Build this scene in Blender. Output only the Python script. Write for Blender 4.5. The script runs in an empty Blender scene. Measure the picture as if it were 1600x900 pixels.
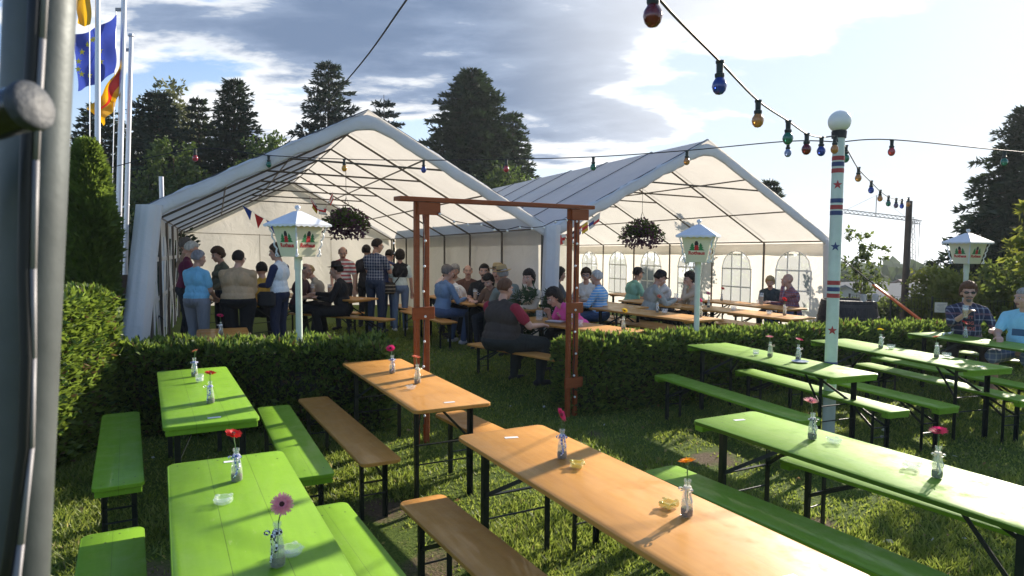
import bpy, math, random
import numpy as np
from mathutils import Vector, Matrix, Quaternion
R = math.radians
S = bpy.context.scene
# ------------------------------------------------------------------ camera, sky, sun, exposure
CAM_H, FPX, PITCH, ROLL = 1.975, 1060.0, math.atan(68/1060), 0.0073
cam = bpy.data.cameras.new("camera"); cam.sensor_width = 36; cam.lens = 36*FPX/1600
cam.clip_start = 0.02; cam.clip_end = 6000
cam.dof.use_dof = True; cam.dof.focus_distance = 7.0; cam.dof.aperture_fstop = cam.lens/1000/0.0024
co = bpy.data.objects.new("camera", cam); S.collection.objects.link(co)
co.matrix_world = Matrix.Translation((0, 0, CAM_H)) @ Matrix.Rotation(R(90)-PITCH, 4, 'X') @ Matrix.Rotation(ROLL, 4, 'Z')
S.camera = co
SUN_AZ, SUN_EL = R(42.5), R(20.5)          # azimuth clockwise from +Y
sun_dir = Vector((math.sin(SUN_AZ)*math.cos(SUN_EL), math.cos(SUN_AZ)*math.cos(SUN_EL), math.sin(SUN_EL)))
sl = bpy.data.lights.new("sun", 'SUN'); sl.energy = 2.4; sl.angle = R(0.5); sl.color = (1, .9, .76)
so = bpy.data.objects.new("sun", sl); S.collection.objects.link(so)
so.rotation_mode = 'QUATERNION'; so.rotation_quaternion = sun_dir.to_track_quat('Z', 'Y')
S.view_settings.view_transform = 'Standard'; S.view_settings.look = 'None'
S.view_settings.exposure = 2.1; S.view_settings.gamma = 1; S.view_settings.use_curve_mapping = False
S.cycles.use_denoising = True
S.cycles.max_bounces = 8; S.cycles.diffuse_bounces = 3; S.cycles.glossy_bounces = 3
S.cycles.transmission_bounces = 6; S.cycles.transparent_max_bounces = 8
S.cycles.caustics_reflective = False; S.cycles.caustics_refractive = False
S.cycles.sample_clamp_indirect = 4

class NT:
    """tiny node helper"""
    def __init__(s, tree): s.t = tree; s.n = tree.nodes; s.l = tree.links
    def add(s, typ, ins=None, **kw):
        n = s.n.new(typ)
        for k, v in kw.items(): setattr(n, k, v)
        for k, v in (ins or {}).items():
            if isinstance(v, bpy.types.NodeSocket): s.l.new(v, n.inputs[k])
            else: n.inputs[k].default_value = v
        return n
    def math(s, op, a, b=0.0, c=None, clamp=False):
        n = s.n.new('ShaderNodeMath'); n.operation = op; n.use_clamp = clamp
        for i, v in enumerate((a, b) if c is None else (a, b, c)):
            if isinstance(v, bpy.types.NodeSocket): s.l.new(v, n.inputs[i])
            else: n.inputs[i].default_value = v
        return n.outputs[0]
    def vmath(s, op, a, b=None):
        n = s.n.new('ShaderNodeVectorMath'); n.operation = op
        for i, v in enumerate((a, b)):
            if v is None: continue
            if isinstance(v, bpy.types.NodeSocket): s.l.new(v, n.inputs[i])
            else: n.inputs[i].default_value = v
        return n
    def ramp(s, fac, stops, interp='LINEAR'):
        n = s.n.new('ShaderNodeValToRGB'); n.color_ramp.interpolation = interp
        e = n.color_ramp.elements
        while len(e) < len(stops): e.new(.5)
        for i, (p, c) in enumerate(stops):
            e[i].position = p; e[i].color = (*c, 1) if len(c) == 3 else c
        s.l.new(fac, n.inputs[0]); return n.outputs[0]
    def mix(s, fac, a, b, typ='MIX'):
        n = s.n.new('ShaderNodeMix'); n.data_type = 'RGBA'; n.blend_type = typ
        for k, v in ((0, fac), (6, a), (7, b)):
            if isinstance(v, bpy.types.NodeSocket): s.l.new(v, n.inputs[k])
            else: n.inputs[k].default_value = v if k == 0 else ((*v, 1) if len(v) == 3 else v)
        return n.outputs[2]
    def smooth(s, v, a, b):
        n = s.n.new('ShaderNodeMapRange'); n.interpolation_type = 'SMOOTHSTEP'
        s.l.new(v, n.inputs[0]); n.inputs[1].default_value = a; n.inputs[2].default_value = b
        return n.outputs[0]

def pix_dir(px, py):
    x = px-800; y = 450-py; c, s = math.cos(ROLL), math.sin(ROLL)
    x, y = c*x-s*y, s*x+c*y
    cp, sp = math.cos(PITCH), math.sin(PITCH)
    return Vector((x, FPX*cp+y*sp, -FPX*sp+y*cp))
def at(px, py, z):                      # point of a horizontal plane seen at a pixel of the photo
    d = pix_dir(px, py); t = (z-CAM_H)/d.z
    return Vector((d.x*t, d.y*t, z))
def dp(px, py, Y):                      # point at forward distance Y
    d = pix_dir(px, py); t = Y/d.y
    return Vector((d.x*t, Y, CAM_H+d.z*t))

# world: Nishita sky with a cloud layer
W = bpy.data.worlds.new("World"); S.world = W; W.use_nodes = True
k = NT(W.node_tree); k.n.clear()
sky = k.add('ShaderNodeTexSky'); sky.sky_type = 'NISHITA'; sky.sun_disc = False
sky.sun_elevation = SUN_EL; sky.sun_rotation = SUN_AZ; sky.air_density = 1.0; sky.dust_density = 0.6; sky.ozone_density = 2.5
tc = k.add('ShaderNodeTexCoord')
D = tc.outputs['Generated']
sep = k.add('ShaderNodeSeparateXYZ', {0: D})
zz = k.math('ADD', k.math('MAXIMUM', sep.outputs[2], 0.0), 0.16)
pv = k.add('ShaderNodeCombineXYZ', {0: k.math('DIVIDE', sep.outputs[0], zz), 1: k.math('DIVIDE', sep.outputs[1], zz), 2: 0.0})
mp = k.add('ShaderNodeMapping', {0: pv.outputs[0], 1: (3.1, 1.7, 0), 2: (0, 0, R(20)), 3: (.8, 1.25, 1)})
n1 = k.add('ShaderNodeTexNoise', {0: mp.outputs[0], 'Scale': 1.15, 'Detail': 9, 'Roughness': .56, 'Distortion': .25})
n2 = k.add('ShaderNodeTexNoise', {0: mp.outputs[0], 'Scale': 3.4, 'Detail': 9, 'Roughness': .62, 'Distortion': .3})
n3 = k.add('ShaderNodeTexNoise', {0: mp.outputs[0], 'Scale': .8, 'Detail': 3, 'Roughness': .5})
def blob(px, py, wid, amp):             # a lump of the cloud deck round one bearing
    d = pix_dir(px, py).normalized()
    dist = k.vmath('DISTANCE', D, tuple(d)).outputs['Value']
    return k.math('MULTIPLY', k.smooth(dist, wid, 0.0), amp)
def addall(l):
    s = l[0]
    for x in l[1:]: s = k.math('ADD', s, x)
    return s
bias = addall([blob(700, 20, .42, .30), blob(420, 60, .40, .24), blob(960, 110, .28, .22), blob(150, 120, .4, .12), blob(860, 190, .2, .16),
               blob(1180, 120, .16, .10), blob(1330, 100, .14, .13), blob(1150, 0, .26, .20), blob(1380, 0, .30, .16), blob(1250, 300, .25, -.16), blob(1500, 250, .4, -.16), blob(1300, 170, .12, -.10)])
dens = k.math('ADD', k.math('MULTIPLY_ADD', k.math('SUBTRACT', n1.outputs[0], .5), 1.75, .205), bias)
dens = k.math('ADD', dens, k.math('MULTIPLY', k.math('SUBTRACT', n2.outputs[0], .5), .42))
cover = k.smooth(dens, .38, .54)
thick = k.smooth(k.math('ADD', dens, k.math('MULTIPLY', k.math('SUBTRACT', n3.outputs[0], .5), .5)), .50, .86)
sdot = k.vmath('DOT_PRODUCT', D, tuple(sun_dir)).outputs['Value']
glow = k.smooth(sdot, .70, .985)
CS = 0.64
ccol = k.ramp(thick, [(0, (4.2*CS, 4.25*CS, 4.3*CS)), (.16, (2.9*CS, 3.1*CS, 3.4*CS)), (.42, (1.2*CS, 1.55*CS, 2.2*CS)), (1, (.74*CS, 1.04*CS, 1.62*CS))])
ccol = k.mix(k.math('MULTIPLY', glow, .72), ccol, (5.2*CS, 5.2*CS, 5.15*CS))
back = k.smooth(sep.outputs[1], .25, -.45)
ccol = k.mix(back, ccol, (8.2, 8.0, 7.8))                  # unseen deck behind the camera, whitened as added fill light
skyc = k.mix(1.0, sky.outputs[0], (.42, .44, .49), 'MULTIPLY')
skyc = k.mix(k.math('MULTIPLY', k.smooth(sdot, .45, .93), .88), skyc, (1.72, 2.03, 2.40))
hz = k.smooth(sep.outputs[2], .32, 0.0)                        # pale summer haze low in the sky
skyc = k.mix(k.math('MULTIPLY', hz, .6), skyc, (2.1, 2.25, 2.42))
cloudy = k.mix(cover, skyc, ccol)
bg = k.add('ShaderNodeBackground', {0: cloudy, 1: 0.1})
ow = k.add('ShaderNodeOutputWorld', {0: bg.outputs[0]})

# ------------------------------------------------------------------ materials
MATS = {}
def principled(name, col, rough=.6, spec=.5, metal=0, bump=0, bscale=30, var=0, vscale=6, coat=0, trans=0, ior=1.45, alpha=1, sss=0, stretch=None, emit=None):
    if name in MATS: return MATS[name]
    m = bpy.data.materials.new(name); m.use_nodes = True
    t = NT(m.node_tree); b = t.n['Principled BSDF']
    b.inputs['Base Color'].default_value = (*col, 1); b.inputs['Roughness'].default_value = rough
    b.inputs['Specular IOR Level'].default_value = spec; b.inputs['Metallic'].default_value = metal
    b.inputs['Coat Weight'].default_value = coat; b.inputs['Coat Roughness'].default_value = .12
    b.inputs['Transmission Weight'].default_value = trans; b.inputs['IOR'].default_value = ior
    b.inputs['Alpha'].default_value = alpha
    if emit: b.inputs['Emission Color'].default_value = (*emit[0], 1); b.inputs['Emission Strength'].default_value = emit[1]
    if bump or var:
        tcn = t.add('ShaderNodeTexCoord'); vec = tcn.outputs['Object']
        if stretch: vec = t.add('ShaderNodeMapping', {0: vec, 3: stretch}).outputs[0]
    if var:
        n = t.add('ShaderNodeTexNoise', {0: vec, 'Scale': vscale, 'Detail': 5, 'Roughness': .6})
        lo = tuple(c*(1-var) for c in col); hi = tuple(min(1, c*(1+var)) for c in col)
        t.l.new(t.ramp(n.outputs[0], [(.3, lo), (.7, hi)]), b.inputs['Base Color'])
    if bump:
        n = t.add('ShaderNodeTexNoise', {0: vec, 'Scale': bscale, 'Detail': 4, 'Roughness': .6})
        bn = t.add('ShaderNodeBump', {'Height': n.outputs[0], 'Strength': bump, 'Distance': .02})
        t.l.new(bn.outputs[0], b.inputs['Normal'])
    MATS[name] = m; return m

def leaf_mat(name, col, trans=.35, var=.5, vscale=4.0, rough=.55, col2=None):
    if name in MATS: return MATS[name]
    m = bpy.data.materials.new(name); m.use_nodes = True; t = NT(m.node_tree)
    out = t.n['Material Output']; t.n.remove(t.n['Principled BSDF'])
    g = t.add('ShaderNodeTexCoord')
    n = t.add('ShaderNodeTexNoise', {0: g.outputs['Object'], 'Scale': vscale, 'Detail': 6, 'Roughness': .75})
    hi = col2 or tuple(min(1, c*(1+var)) for c in col); lo = tuple(c*(1-var) for c in col)
    c = t.ramp(n.outputs[0], [(.30, lo), (.5, col), (.72, hi)])
    d = t.add('ShaderNodeBsdfDiffuse', {0: c})
    tr = t.add('ShaderNodeBsdfTranslucent', {0: t.mix(.5, c, tuple(min(1, x*1.5) for x in hi))})
    gl = t.add('ShaderNodeBsdfGlossy', {0: (.6, .6, .6, 1), 'Roughness': rough})
    m1 = t.add('ShaderNodeMixShader', {0: trans, 1: d.outputs[0], 2: tr.outputs[0]})
    m2 = t.add('ShaderNodeMixShader', {0: .05, 1: m1.outputs[0], 2: gl.outputs[0]})
    t.l.new(m2.outputs[0], out.inputs[0]); MATS[name] = m; return m

def fabric_mat(name, col, trans_col, trans=.4, bump=.35, bscale=3.0, stain=.1):
    m = bpy.data.materials.new(name); m.use_nodes = True; t = NT(m.node_tree)
    out = t.n['Material Output']; t.n.remove(t.n['Principled BSDF'])
    g = t.add('ShaderNodeTexCoord')
    n = t.add('ShaderNodeTexNoise', {0: g.outputs['Object'], 'Scale': bscale, 'Detail': 7, 'Roughness': .6, 'Distortion': .8})
    bn = t.add('ShaderNodeBump', {'Height': n.outputs[0], 'Strength': bump, 'Distance': .05})
    n2 = t.add('ShaderNodeTexNoise', {0: g.outputs['Object'], 'Scale': .9, 'Detail': 7, 'Roughness': .7})
    c = t.ramp(n2.outputs[0], [(.3, tuple(x*(1-stain) for x in col)), (.65, col)])
    c2 = t.ramp(n2.outputs[0], [(.3, tuple(x*(1-stain) for x in trans_col)), (.65, trans_col)])
    d = t.add('ShaderNodeBsdfDiffuse', {0: c, 'Normal': bn.outputs[0]})
    tr = t.add('ShaderNodeBsdfTranslucent', {0: c2, 'Normal': bn.outputs[0]})
    gl = t.add('ShaderNodeBsdfGlossy', {0: (1, 1, 1, 1), 'Roughness': .45, 'Normal': bn.outputs[0]})
    m1 = t.add('ShaderNodeMixShader', {0: trans, 1: d.outputs[0], 2: tr.outputs[0]})
    m2 = t.add('ShaderNodeMixShader', {0: .03, 1: m1.outputs[0], 2: gl.outputs[0]})
    t.l.new(m2.outputs[0], out.inputs[0]); MATS[name] = m; return m

def wood_mat(name, col, col2, rough, coat, plank=None, scratch=.0, worn=None):
    """varnished or painted boards, grain along local X; plank = board width for groove lines"""
    m = bpy.data.materials.new(name); m.use_nodes = True; t = NT(m.node_tree); b = t.n['Principled BSDF']
    g = t.add('ShaderNodeTexCoord'); oi = t.add('ShaderNodeObjectInfo')
    off = t.vmath('ADD', g.outputs['Object'], oi.outputs['Location']).outputs[0]
    mpn = t.add('ShaderNodeMapping', {0: off, 3: (1.2, 14, 14)})
    n = t.add('ShaderNodeTexNoise', {0: mpn.outputs[0], 'Scale': 2.2, 'Detail': 8, 'Roughness': .65, 'Distortion': .4})
    big = t.add('ShaderNodeTexNoise', {0: off, 'Scale': 2.1, 'Detail': 4, 'Roughness': .6})
    c = t.ramp(n.outputs[0], [(.3, col2), (.62, col)])
    c = t.mix(.35, c, t.ramp(big.outputs[0], [(.3, col2), (.7, col)]))
    if worn:
        fn = t.add('ShaderNodeTexNoise', {0: t.add('ShaderNodeMapping', {0: off, 3: (2.5, 9, 9)}).outputs[0], 'Scale': 3.0, 'Detail': 9, 'Roughness': .72})
        c = t.mix(t.math('MULTIPLY', t.smooth(fn.outputs[0], .62, .70), .5), c, worn)
    hgt = t.math('MULTIPLY', n.outputs[0], .35)
    vo = t.add('ShaderNodeTexVoronoi', {0: t.add('ShaderNodeMapping', {0: off, 3: (1, 1.5, 1)}).outputs[0], 'Scale': 5.5}); vsp = t.add('ShaderNodeSeparateColor', {0: vo.outputs['Color']})
    spot = t.math('MULTIPLY', t.smooth(t.math('ADD', vo.outputs['Distance'], t.math('MULTIPLY', n.outputs[0], .05)), .075, .03), t.math('GREATER_THAN', vsp.outputs[0], .62))
    c = t.mix(t.math('MULTIPLY', spot, .55), c, tuple(x*.35 for x in col2))             # knots and dents
    stn = t.add('ShaderNodeTexNoise', {0: off, 'Scale': 6.5, 'Detail': 8, 'Roughness': .7, 'Distortion': 1.5})
    c = t.mix(t.math('MULTIPLY', t.smooth(stn.outputs[0], .62, .75), .16), c, tuple(x*.5 for x in col2))   # old spills
    if plank:
        sx = t.add('ShaderNodeSeparateXYZ', {0: g.outputs['Object']})
        fr = t.math('ABSOLUTE', t.math('SUBTRACT', t.math('FRACT', t.math('ADD', t.math('DIVIDE', sx.outputs[1], plank), 100.5 if plank < .2 else 100.0)), .5))
        line = t.smooth(fr, .012, .0)
        c = t.mix(t.math('MULTIPLY', line, .75), c, tuple(x*.2 for x in col2))
        hgt = t.math('SUBTRACT', hgt, t.math('MULTIPLY', line, 1.0))
    t.l.new(c, b.inputs['Base Color'])
    rn = t.add('ShaderNodeTexNoise', {0: off, 'Scale': 5.0, 'Detail': 7, 'Roughness': .7})
    mr = t.add('ShaderNodeMapRange', {0: rn.outputs[0], 1: .3, 2: .7, 3: rough*.6, 4: min(1, rough*1.5)})
    t.l.new(mr.outputs[0], b.inputs['Roughness'])
    b.inputs['Coat Weight'].default_value = coat; b.inputs['Coat Roughness'].default_value = .10; b.inputs['Specular IOR Level'].default_value = .18
    bn = t.add('ShaderNodeBump', {'Height': hgt, 'Strength': .16, 'Distance': .006}); t.l.new(bn.outputs[0], b.inputs['Normal'])
    MATS[name] = m; return m

# ------------------------------------------------------------------ mesh builder
class MB:
    def __init__(s): s.v = []; s.f = []; s.m = []
    def quad(s, *p, mi=0):
        i = len(s.v); s.v += [tuple(q) for q in p]; s.f.append(tuple(range(i, i+len(p)))); s.m.append(mi)
    def box(s, c, size, rot=None, mi=0, bev=0):
        hx, hy, hz = (x/2 for x in size); c = Vector(c)
        if bev:
            b = bev
            pts = []
            for z in (-hz, -hz+b, hz-b, hz):
                ins = b if abs(z) == hz else 0
                x, y = hx-ins, hy-ins
                pts.append([(-x+b, -y, z), (x-b, -y, z), (x, -y+b, z), (x, y-b, z), (x-b, y, z), (-x+b, y, z), (-x, y-b, z), (-x, -y+b, z)])
            i0 = len(s.v)
            for ring in pts:
                for p in ring:
                    p = Vector(p); p = (rot @ p if rot else p)+c; s.v.append(tuple(p))
            for r in range(3):
                for q in range(8):
                    a = i0+r*8+q; bb = i0+r*8+(q+1) % 8; s.f.append((a, bb, bb+8, a+8)); s.m.append(mi)
            s.f.append(tuple(i0+7-q for q in range(8))); s.f.append(tuple(i0+24+q for q in range(8))); s.m += [mi, mi]
            return
        i = len(s.v)
        for z in (-hz, hz):
            for x, y in ((-hx, -hy), (hx, -hy), (hx, hy), (-hx, hy)):
                p = Vector((x, y, z)); p = (rot @ p if rot else p)+c; s.v.append(tuple(p))
        for q in ((3, 2, 1, 0), (4, 5, 6, 7), (0, 1, 5, 4), (1, 2, 6, 5), (2, 3, 7, 6), (3, 0, 4, 7)):
            s.f.append(tuple(i+x for x in q)); s.m.append(mi)
    def bar(s, a, b, w, h, up=(0, 0, 1), mi=0, bev=0):
        a = Vector(a); b = Vector(b); d = b-a; L = d.length; d.normalize(); up = Vector(up)
        if abs(d.dot(up)) > .98: up = Vector((1, 0, 0))
        y = up.cross(d).normalized(); z = d.cross(y)
        s.box((a+b)/2, (L, w, h), Matrix((d, y, z)).transposed(), mi, bev)
    def tube(s, pts, r, n=8, mi=0, cap=True):
        pts = [Vector(p) for p in pts]; N = len(pts); rs = r if isinstance(r, (list, tuple)) else [r]*N
        i0 = len(s.v); u = None
        for i, p in enumerate(pts):
            t = (pts[min(i+1, N-1)]-pts[max(i-1, 0)]).normalized()
            if u is None: u = t.orthogonal().normalized()
            else:
                u = (u-t*u.dot(t)); u = u.normalized() if u.length > 1e-6 else t.orthogonal().normalized()
            w = t.cross(u)
            for q in range(n):
                a = 2*math.pi*q/n; s.v.append(tuple(p+(u*math.cos(a)+w*math.sin(a))*rs[i]))
        for i in range(N-1):
            for q in range(n):
                a = i0+i*n+q; b = i0+i*n+(q+1) % n; s.f.append((a, b, b+n, a+n)); s.m.append(mi)
        if cap:
            s.f.append(tuple(i0+n-1-q for q in range(n))); s.f.append(tuple(i0+(N-1)*n+q for q in range(n))); s.m += [mi, mi]
    def lathe(s, prof, n=20, o=(0, 0, 0), M=None, mi=0, mis=None):
        o = Vector(o); i0 = len(s.v)
        for r, z in prof:
            for q in range(n):
                a = 2*math.pi*q/n; p = Vector((r*math.cos(a), r*math.sin(a), z)); p = (M @ p if M else p)+o; s.v.append(tuple(p))
        for i in range(len(prof)-1):
            for q in range(n):
                a = i0+i*n+q; b = i0+i*n+(q+1) % n; s.f.append((a, b, b+n, a+n)); s.m.append(mis[i] if mis else mi)
        if prof[0][0] > 1e-5: s.f.append(tuple(i0+n-1-q for q in range(n))); s.m.append(mis[0] if mis else mi)
        if prof[-1][0] > 1e-5: s.f.append(tuple(i0+(len(prof)-1)*n+q for q in range(n))); s.m.append(mis[-1] if mis else mi)
    def ell(s, c, r, n=14, m=9, M=None, mi=0):
        c = Vector(c); i0 = len(s.v)
        for i in range(m+1):
            th = math.pi*i/m
            for q in range(n):
                a = 2*math.pi*q/n; p = Vector((r[0]*math.sin(th)*math.cos(a), r[1]*math.sin(th)*math.sin(a), -r[2]*math.cos(th)))
                s.v.append(tuple((M @ p if M else p)+c))
        for i in range(m):
            for q in range(n):
                a = i0+i*n+q; b = i0+i*n+(q+1) % n; s.f.append((a, b, b+n, a+n)); s.m.append(mi)
    def grid(s, fn, nu, nv, mi=0):
        i0 = len(s.v)
        for i in range(nu+1):
            for j in range(nv+1): s.v.append(tuple(fn(i/nu, j/nv)))
        for i in range(nu):
            for j in range(nv):
                a = i0+i*(nv+1)+j; s.f.append((a, a+nv+1, a+nv+2, a+1)); s.m.append(mi(i, j) if callable(mi) else mi)
    def prism(s, poly, h, M=None, mi=0):
        """closed outline (x, y) extruded from z=0 to h"""
        i0 = len(s.v); n = len(poly)
        for z in (0, h):
            for x, y in poly:
                p = Vector((x, y, z)); s.v.append(tuple(M @ p if M else p))
        s.f.append(tuple(i0+n-1-q for q in range(n))); s.f.append(tuple(i0+n+q for q in range(n))); s.m += [mi, mi]
        for q in range(n):
            a = i0+q; b = i0+(q+1) % n; s.f.append((a, b, b+n, a+n)); s.m.append(mi)
    def mesh(s, name, mats, smooth=False):
        me = bpy.data.meshes.new(name); me.from_pydata(s.v, [], s.f)
        for m in (mats if isinstance(mats, (list, tuple)) else [mats]): me.materials.append(m)
        me.polygons.foreach_set('material_index', s.m)
        if smooth: me.polygons.foreach_set('use_smooth', [True]*len(s.f))
        me.update()
        if smooth == 'auto': me.set_sharp_from_angle(angle=R(38))
        return me
    def build(s, name, mats, parent=None, smooth=False):
        o = bpy.data.objects.new(name, s.mesh(name, mats, smooth)); S.collection.objects.link(o)
        if parent is not None: o.parent = parent
        return o
def np_mesh(name, verts, nper, mats, mi=None, parent=None, smooth=False):
    """many separate polygons of nper corners each, from an array (N*nper, 3)"""
    V = np.asarray(verts, np.float32).reshape(-1, 3); n = len(V)//nper
    me = bpy.data.meshes.new(name); me.vertices.add(len(V)); me.vertices.foreach_set('co', V.ravel())
    me.loops.add(len(V)); me.loops.foreach_set('vertex_index', np.arange(len(V), dtype=np.int32))
    me.polygons.add(n); me.polygons.foreach_set('loop_start', np.arange(n, dtype=np.int32)*nper)
    for m in (mats if isinstance(mats, (list, tuple)) else [mats]): me.materials.append(m)
    if mi is not None: me.polygons.foreach_set('material_index', np.asarray(mi, np.int32))
    me.update(calc_edges=True)
    o = bpy.data.objects.new(name, me); S.collection.objects.link(o)
    if parent is not None: o.parent = parent
    return o
def tag(o, label=None, cat=None, group=None, kind=None):
    if label: o['label'] = label
    if cat: o['category'] = cat
    if group: o['group'] = group
    if kind: o['kind'] = kind
    return o
def thing(name, label, cat, loc=(0, 0, 0), rz=0, group=None):
    o = bpy.data.objects.new(name, None); S.collection.objects.link(o); o.empty_display_size = .1
    o.location = loc; o.rotation_euler = (0, 0, rz)
    return tag(o, label, cat, group)
def copy_tree(o, parent=None):
    c = o.copy(); S.collection.objects.link(c)
    if parent is not None: c.parent = parent
    for ch in list(o.children): copy_tree(ch, c)
    return c

# ------------------------------------------------------------------ ground
TAZ = .411; TV = Vector((.548, 11.328)); TC = Vector((math.cos(TAZ), math.sin(TAZ))); TA = Vector((-math.sin(TAZ), math.cos(TAZ)))
def sstep(x, a, b): t = min(1, max(0, (x-a)/(b-a))); return t*t*(3-2*t)
def g(x, y):
    q = Vector((x, y))-TV; s = max(-9, min(9, q.dot(TC))); t = max(-3, min(16, q.dot(TA)))
    z = (.2-.024*s-.012*t)*sstep(y, 7.6, 10.6)
    r = math.hypot(x, y)
    if r > 27: z -= .085*(min(r, 130)-27)
    if r > 130: z -= .034*(r-130)
    return z
# ------------------------------------------------------------------ lawn and land
def ground_mat():
    m = bpy.data.materials.new("lawn_soil"); m.use_nodes = True; t = NT(m.node_tree); b = t.n['Principled BSDF']
    gc = t.add('ShaderNodeTexCoord').outputs['Object']
    n1 = t.add('ShaderNodeTexNoise', {0: gc, 'Scale': 1.1, 'Detail': 8, 'Roughness': .65})
    n2 = t.add('ShaderNodeTexNoise', {0: gc, 'Scale': 38, 'Detail': 6, 'Roughness': .7})
    nf = t.add('ShaderNodeTexNoise', {0: gc, 'Scale': .02, 'Detail': 8, 'Roughness': .7})
    gr = t.ramp(n2.outputs[0], [(.3, (.04, .06, .012)), (.5, (.085, .13, .02)), (.72, (.14, .18, .035))])
    soil = t.ramp(n2.outputs[0], [(.3, (.075, .05, .03)), (.7, (.20, .15, .095))])
    bare = t.math('ADD', n1.outputs[0], 0.0)
    for (x, y, r) in BARE:
        dist = t.vmath('DISTANCE', gc, (x, y, 0)).outputs['Value']
        bare = t.math('ADD', bare, t.math('MULTIPLY', t.smooth(dist, r, 0), .33))
    c = t.mix(t.smooth(t.math('ADD', bare, t.math('MULTIPLY', n2.outputs[0], .2)), .78, .92), gr, soil)
    d = t.vmath('LENGTH', gc).outputs['Value']
    far = t.ramp(nf.outputs[0], [(.35, (.03, .055, .015)), (.5, (.07, .11, .03)), (.65, (.13, .15, .05))])
    c = t.mix(t.smooth(d, 40, 70), c, far)
    t.l.new(c, b.inputs['Base Color']); b.inputs['Roughness'].default_value = .95; b.inputs['Specular IOR Level'].default_value = .15
    bn = t.add('ShaderNodeBump', {'Height': n2.outputs[0], 'Strength': .8, 'Distance': .03}); t.l.new(bn.outputs[0], b.inputs['Normal'])
    return m
BARE = [(-.55, 4.05, .75), (.75, 3.3, .55), (2.6, 3.5, .55), (-.9, 4.9, .5), (1.9, 6.2, .6), (.9, 7.0, .4), (2.2, 4.7, .35), (-2.2, 3.9, .6)]
mb = MB(); rr = [0.01]+[0.5*i for i in range(1, 70)]
while rr[-1] < 4000: rr.append(rr[-1]*1.09)
NA = 128
for r in rr:
    for q in range(NA):
        a = 2*math.pi*q/NA; x, y = r*math.sin(a), r*math.cos(a); mb.v.append((x, y, g(x, y)))
for i in range(len(rr)-1):
    for q in range(NA):
        a = i*NA+q; b = i*NA+(q+1) % NA; mb.f.append((a, b, b+NA, a+NA)); mb.m.append(0)
lawn = mb.build('lawn', ground_mat(), smooth=True); tag(lawn, kind='structure')

rng = np.random.default_rng(5)
def grass():
    N = 330000
    # bearings inside the view, distance density falling with range
    az = rng.uniform(-40, 40, N); r = 1.5+14.5*rng.uniform(0, 1, N)**1.25
    x = r*np.sin(np.radians(az)); y = r*np.cos(np.radians(az))
    noise = np.sin(x*2.3+1.7*np.sin(y*1.9))+np.sin(y*2.9+1.3*np.sin(x*2.4+1))+.8*np.sin(x*7+y*5)+.6*np.sin(x*13-y*11)
    keep = rng.uniform(0, 1, N) < np.clip(.78+.22*noise, .12, 1)
    for bx, by, br in BARE:
        d = np.hypot(x-bx, y-by)/br*(1+.15*noise); keep &= rng.uniform(0, 1, N) < np.clip(d*1.3-.25, .06, 1)
    keep &= ~((x < -3.95) & (y > 4)); x, y, r, noise = x[keep], y[keep], r[keep], noise[keep]; n = len(x)
    z = np.array([g(a, b) for a, b in zip(x, y)])
    h = (.017+.020*rng.uniform(0, 1, n)**1.5)*(1+.25*np.clip(noise, -1, 2))*(1+r*.03); w = (.0026+.0009*r)*rng.uniform(.7, 1.4, n)
    a = rng.uniform(0, 2*np.pi, n); lean = rng.uniform(.2, 1.25, n); la = rng.uniform(0, 2*np.pi, n)
    dx, dy = np.cos(a)*w, np.sin(a)*w; tx, ty = np.cos(la)*lean*h, np.sin(la)*lean*h
    V = np.empty((n, 3, 3), np.float32)
    V[:, 0] = np.stack([x-dx, y-dy, z-.004], 1); V[:, 1] = np.stack([x+dx, y+dy, z-.004], 1); V[:, 2] = np.stack([x+tx, y+ty, z+h], 1)
    mi = (rng.uniform(0, 1, n) < .22).astype(int)+(rng.uniform(0, 1, n) < .07)
    o = np_mesh('grass', V, 3, [leaf_mat('grass_green', (.155, .215, .026), .5, .4, 3.0, col2=(.23, .29, .045)), leaf_mat('grass_light', (.27, .31, .065), .5, .3, 3.0), leaf_mat('grass_dry', (.26, .22, .10), .3, .3, 3.0)], np.clip(mi, 0, 2))
    tag(o, kind='stuff'); o['label'] = 'short green lawn grass with worn bare patches between the beer tables'
grass()

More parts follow.
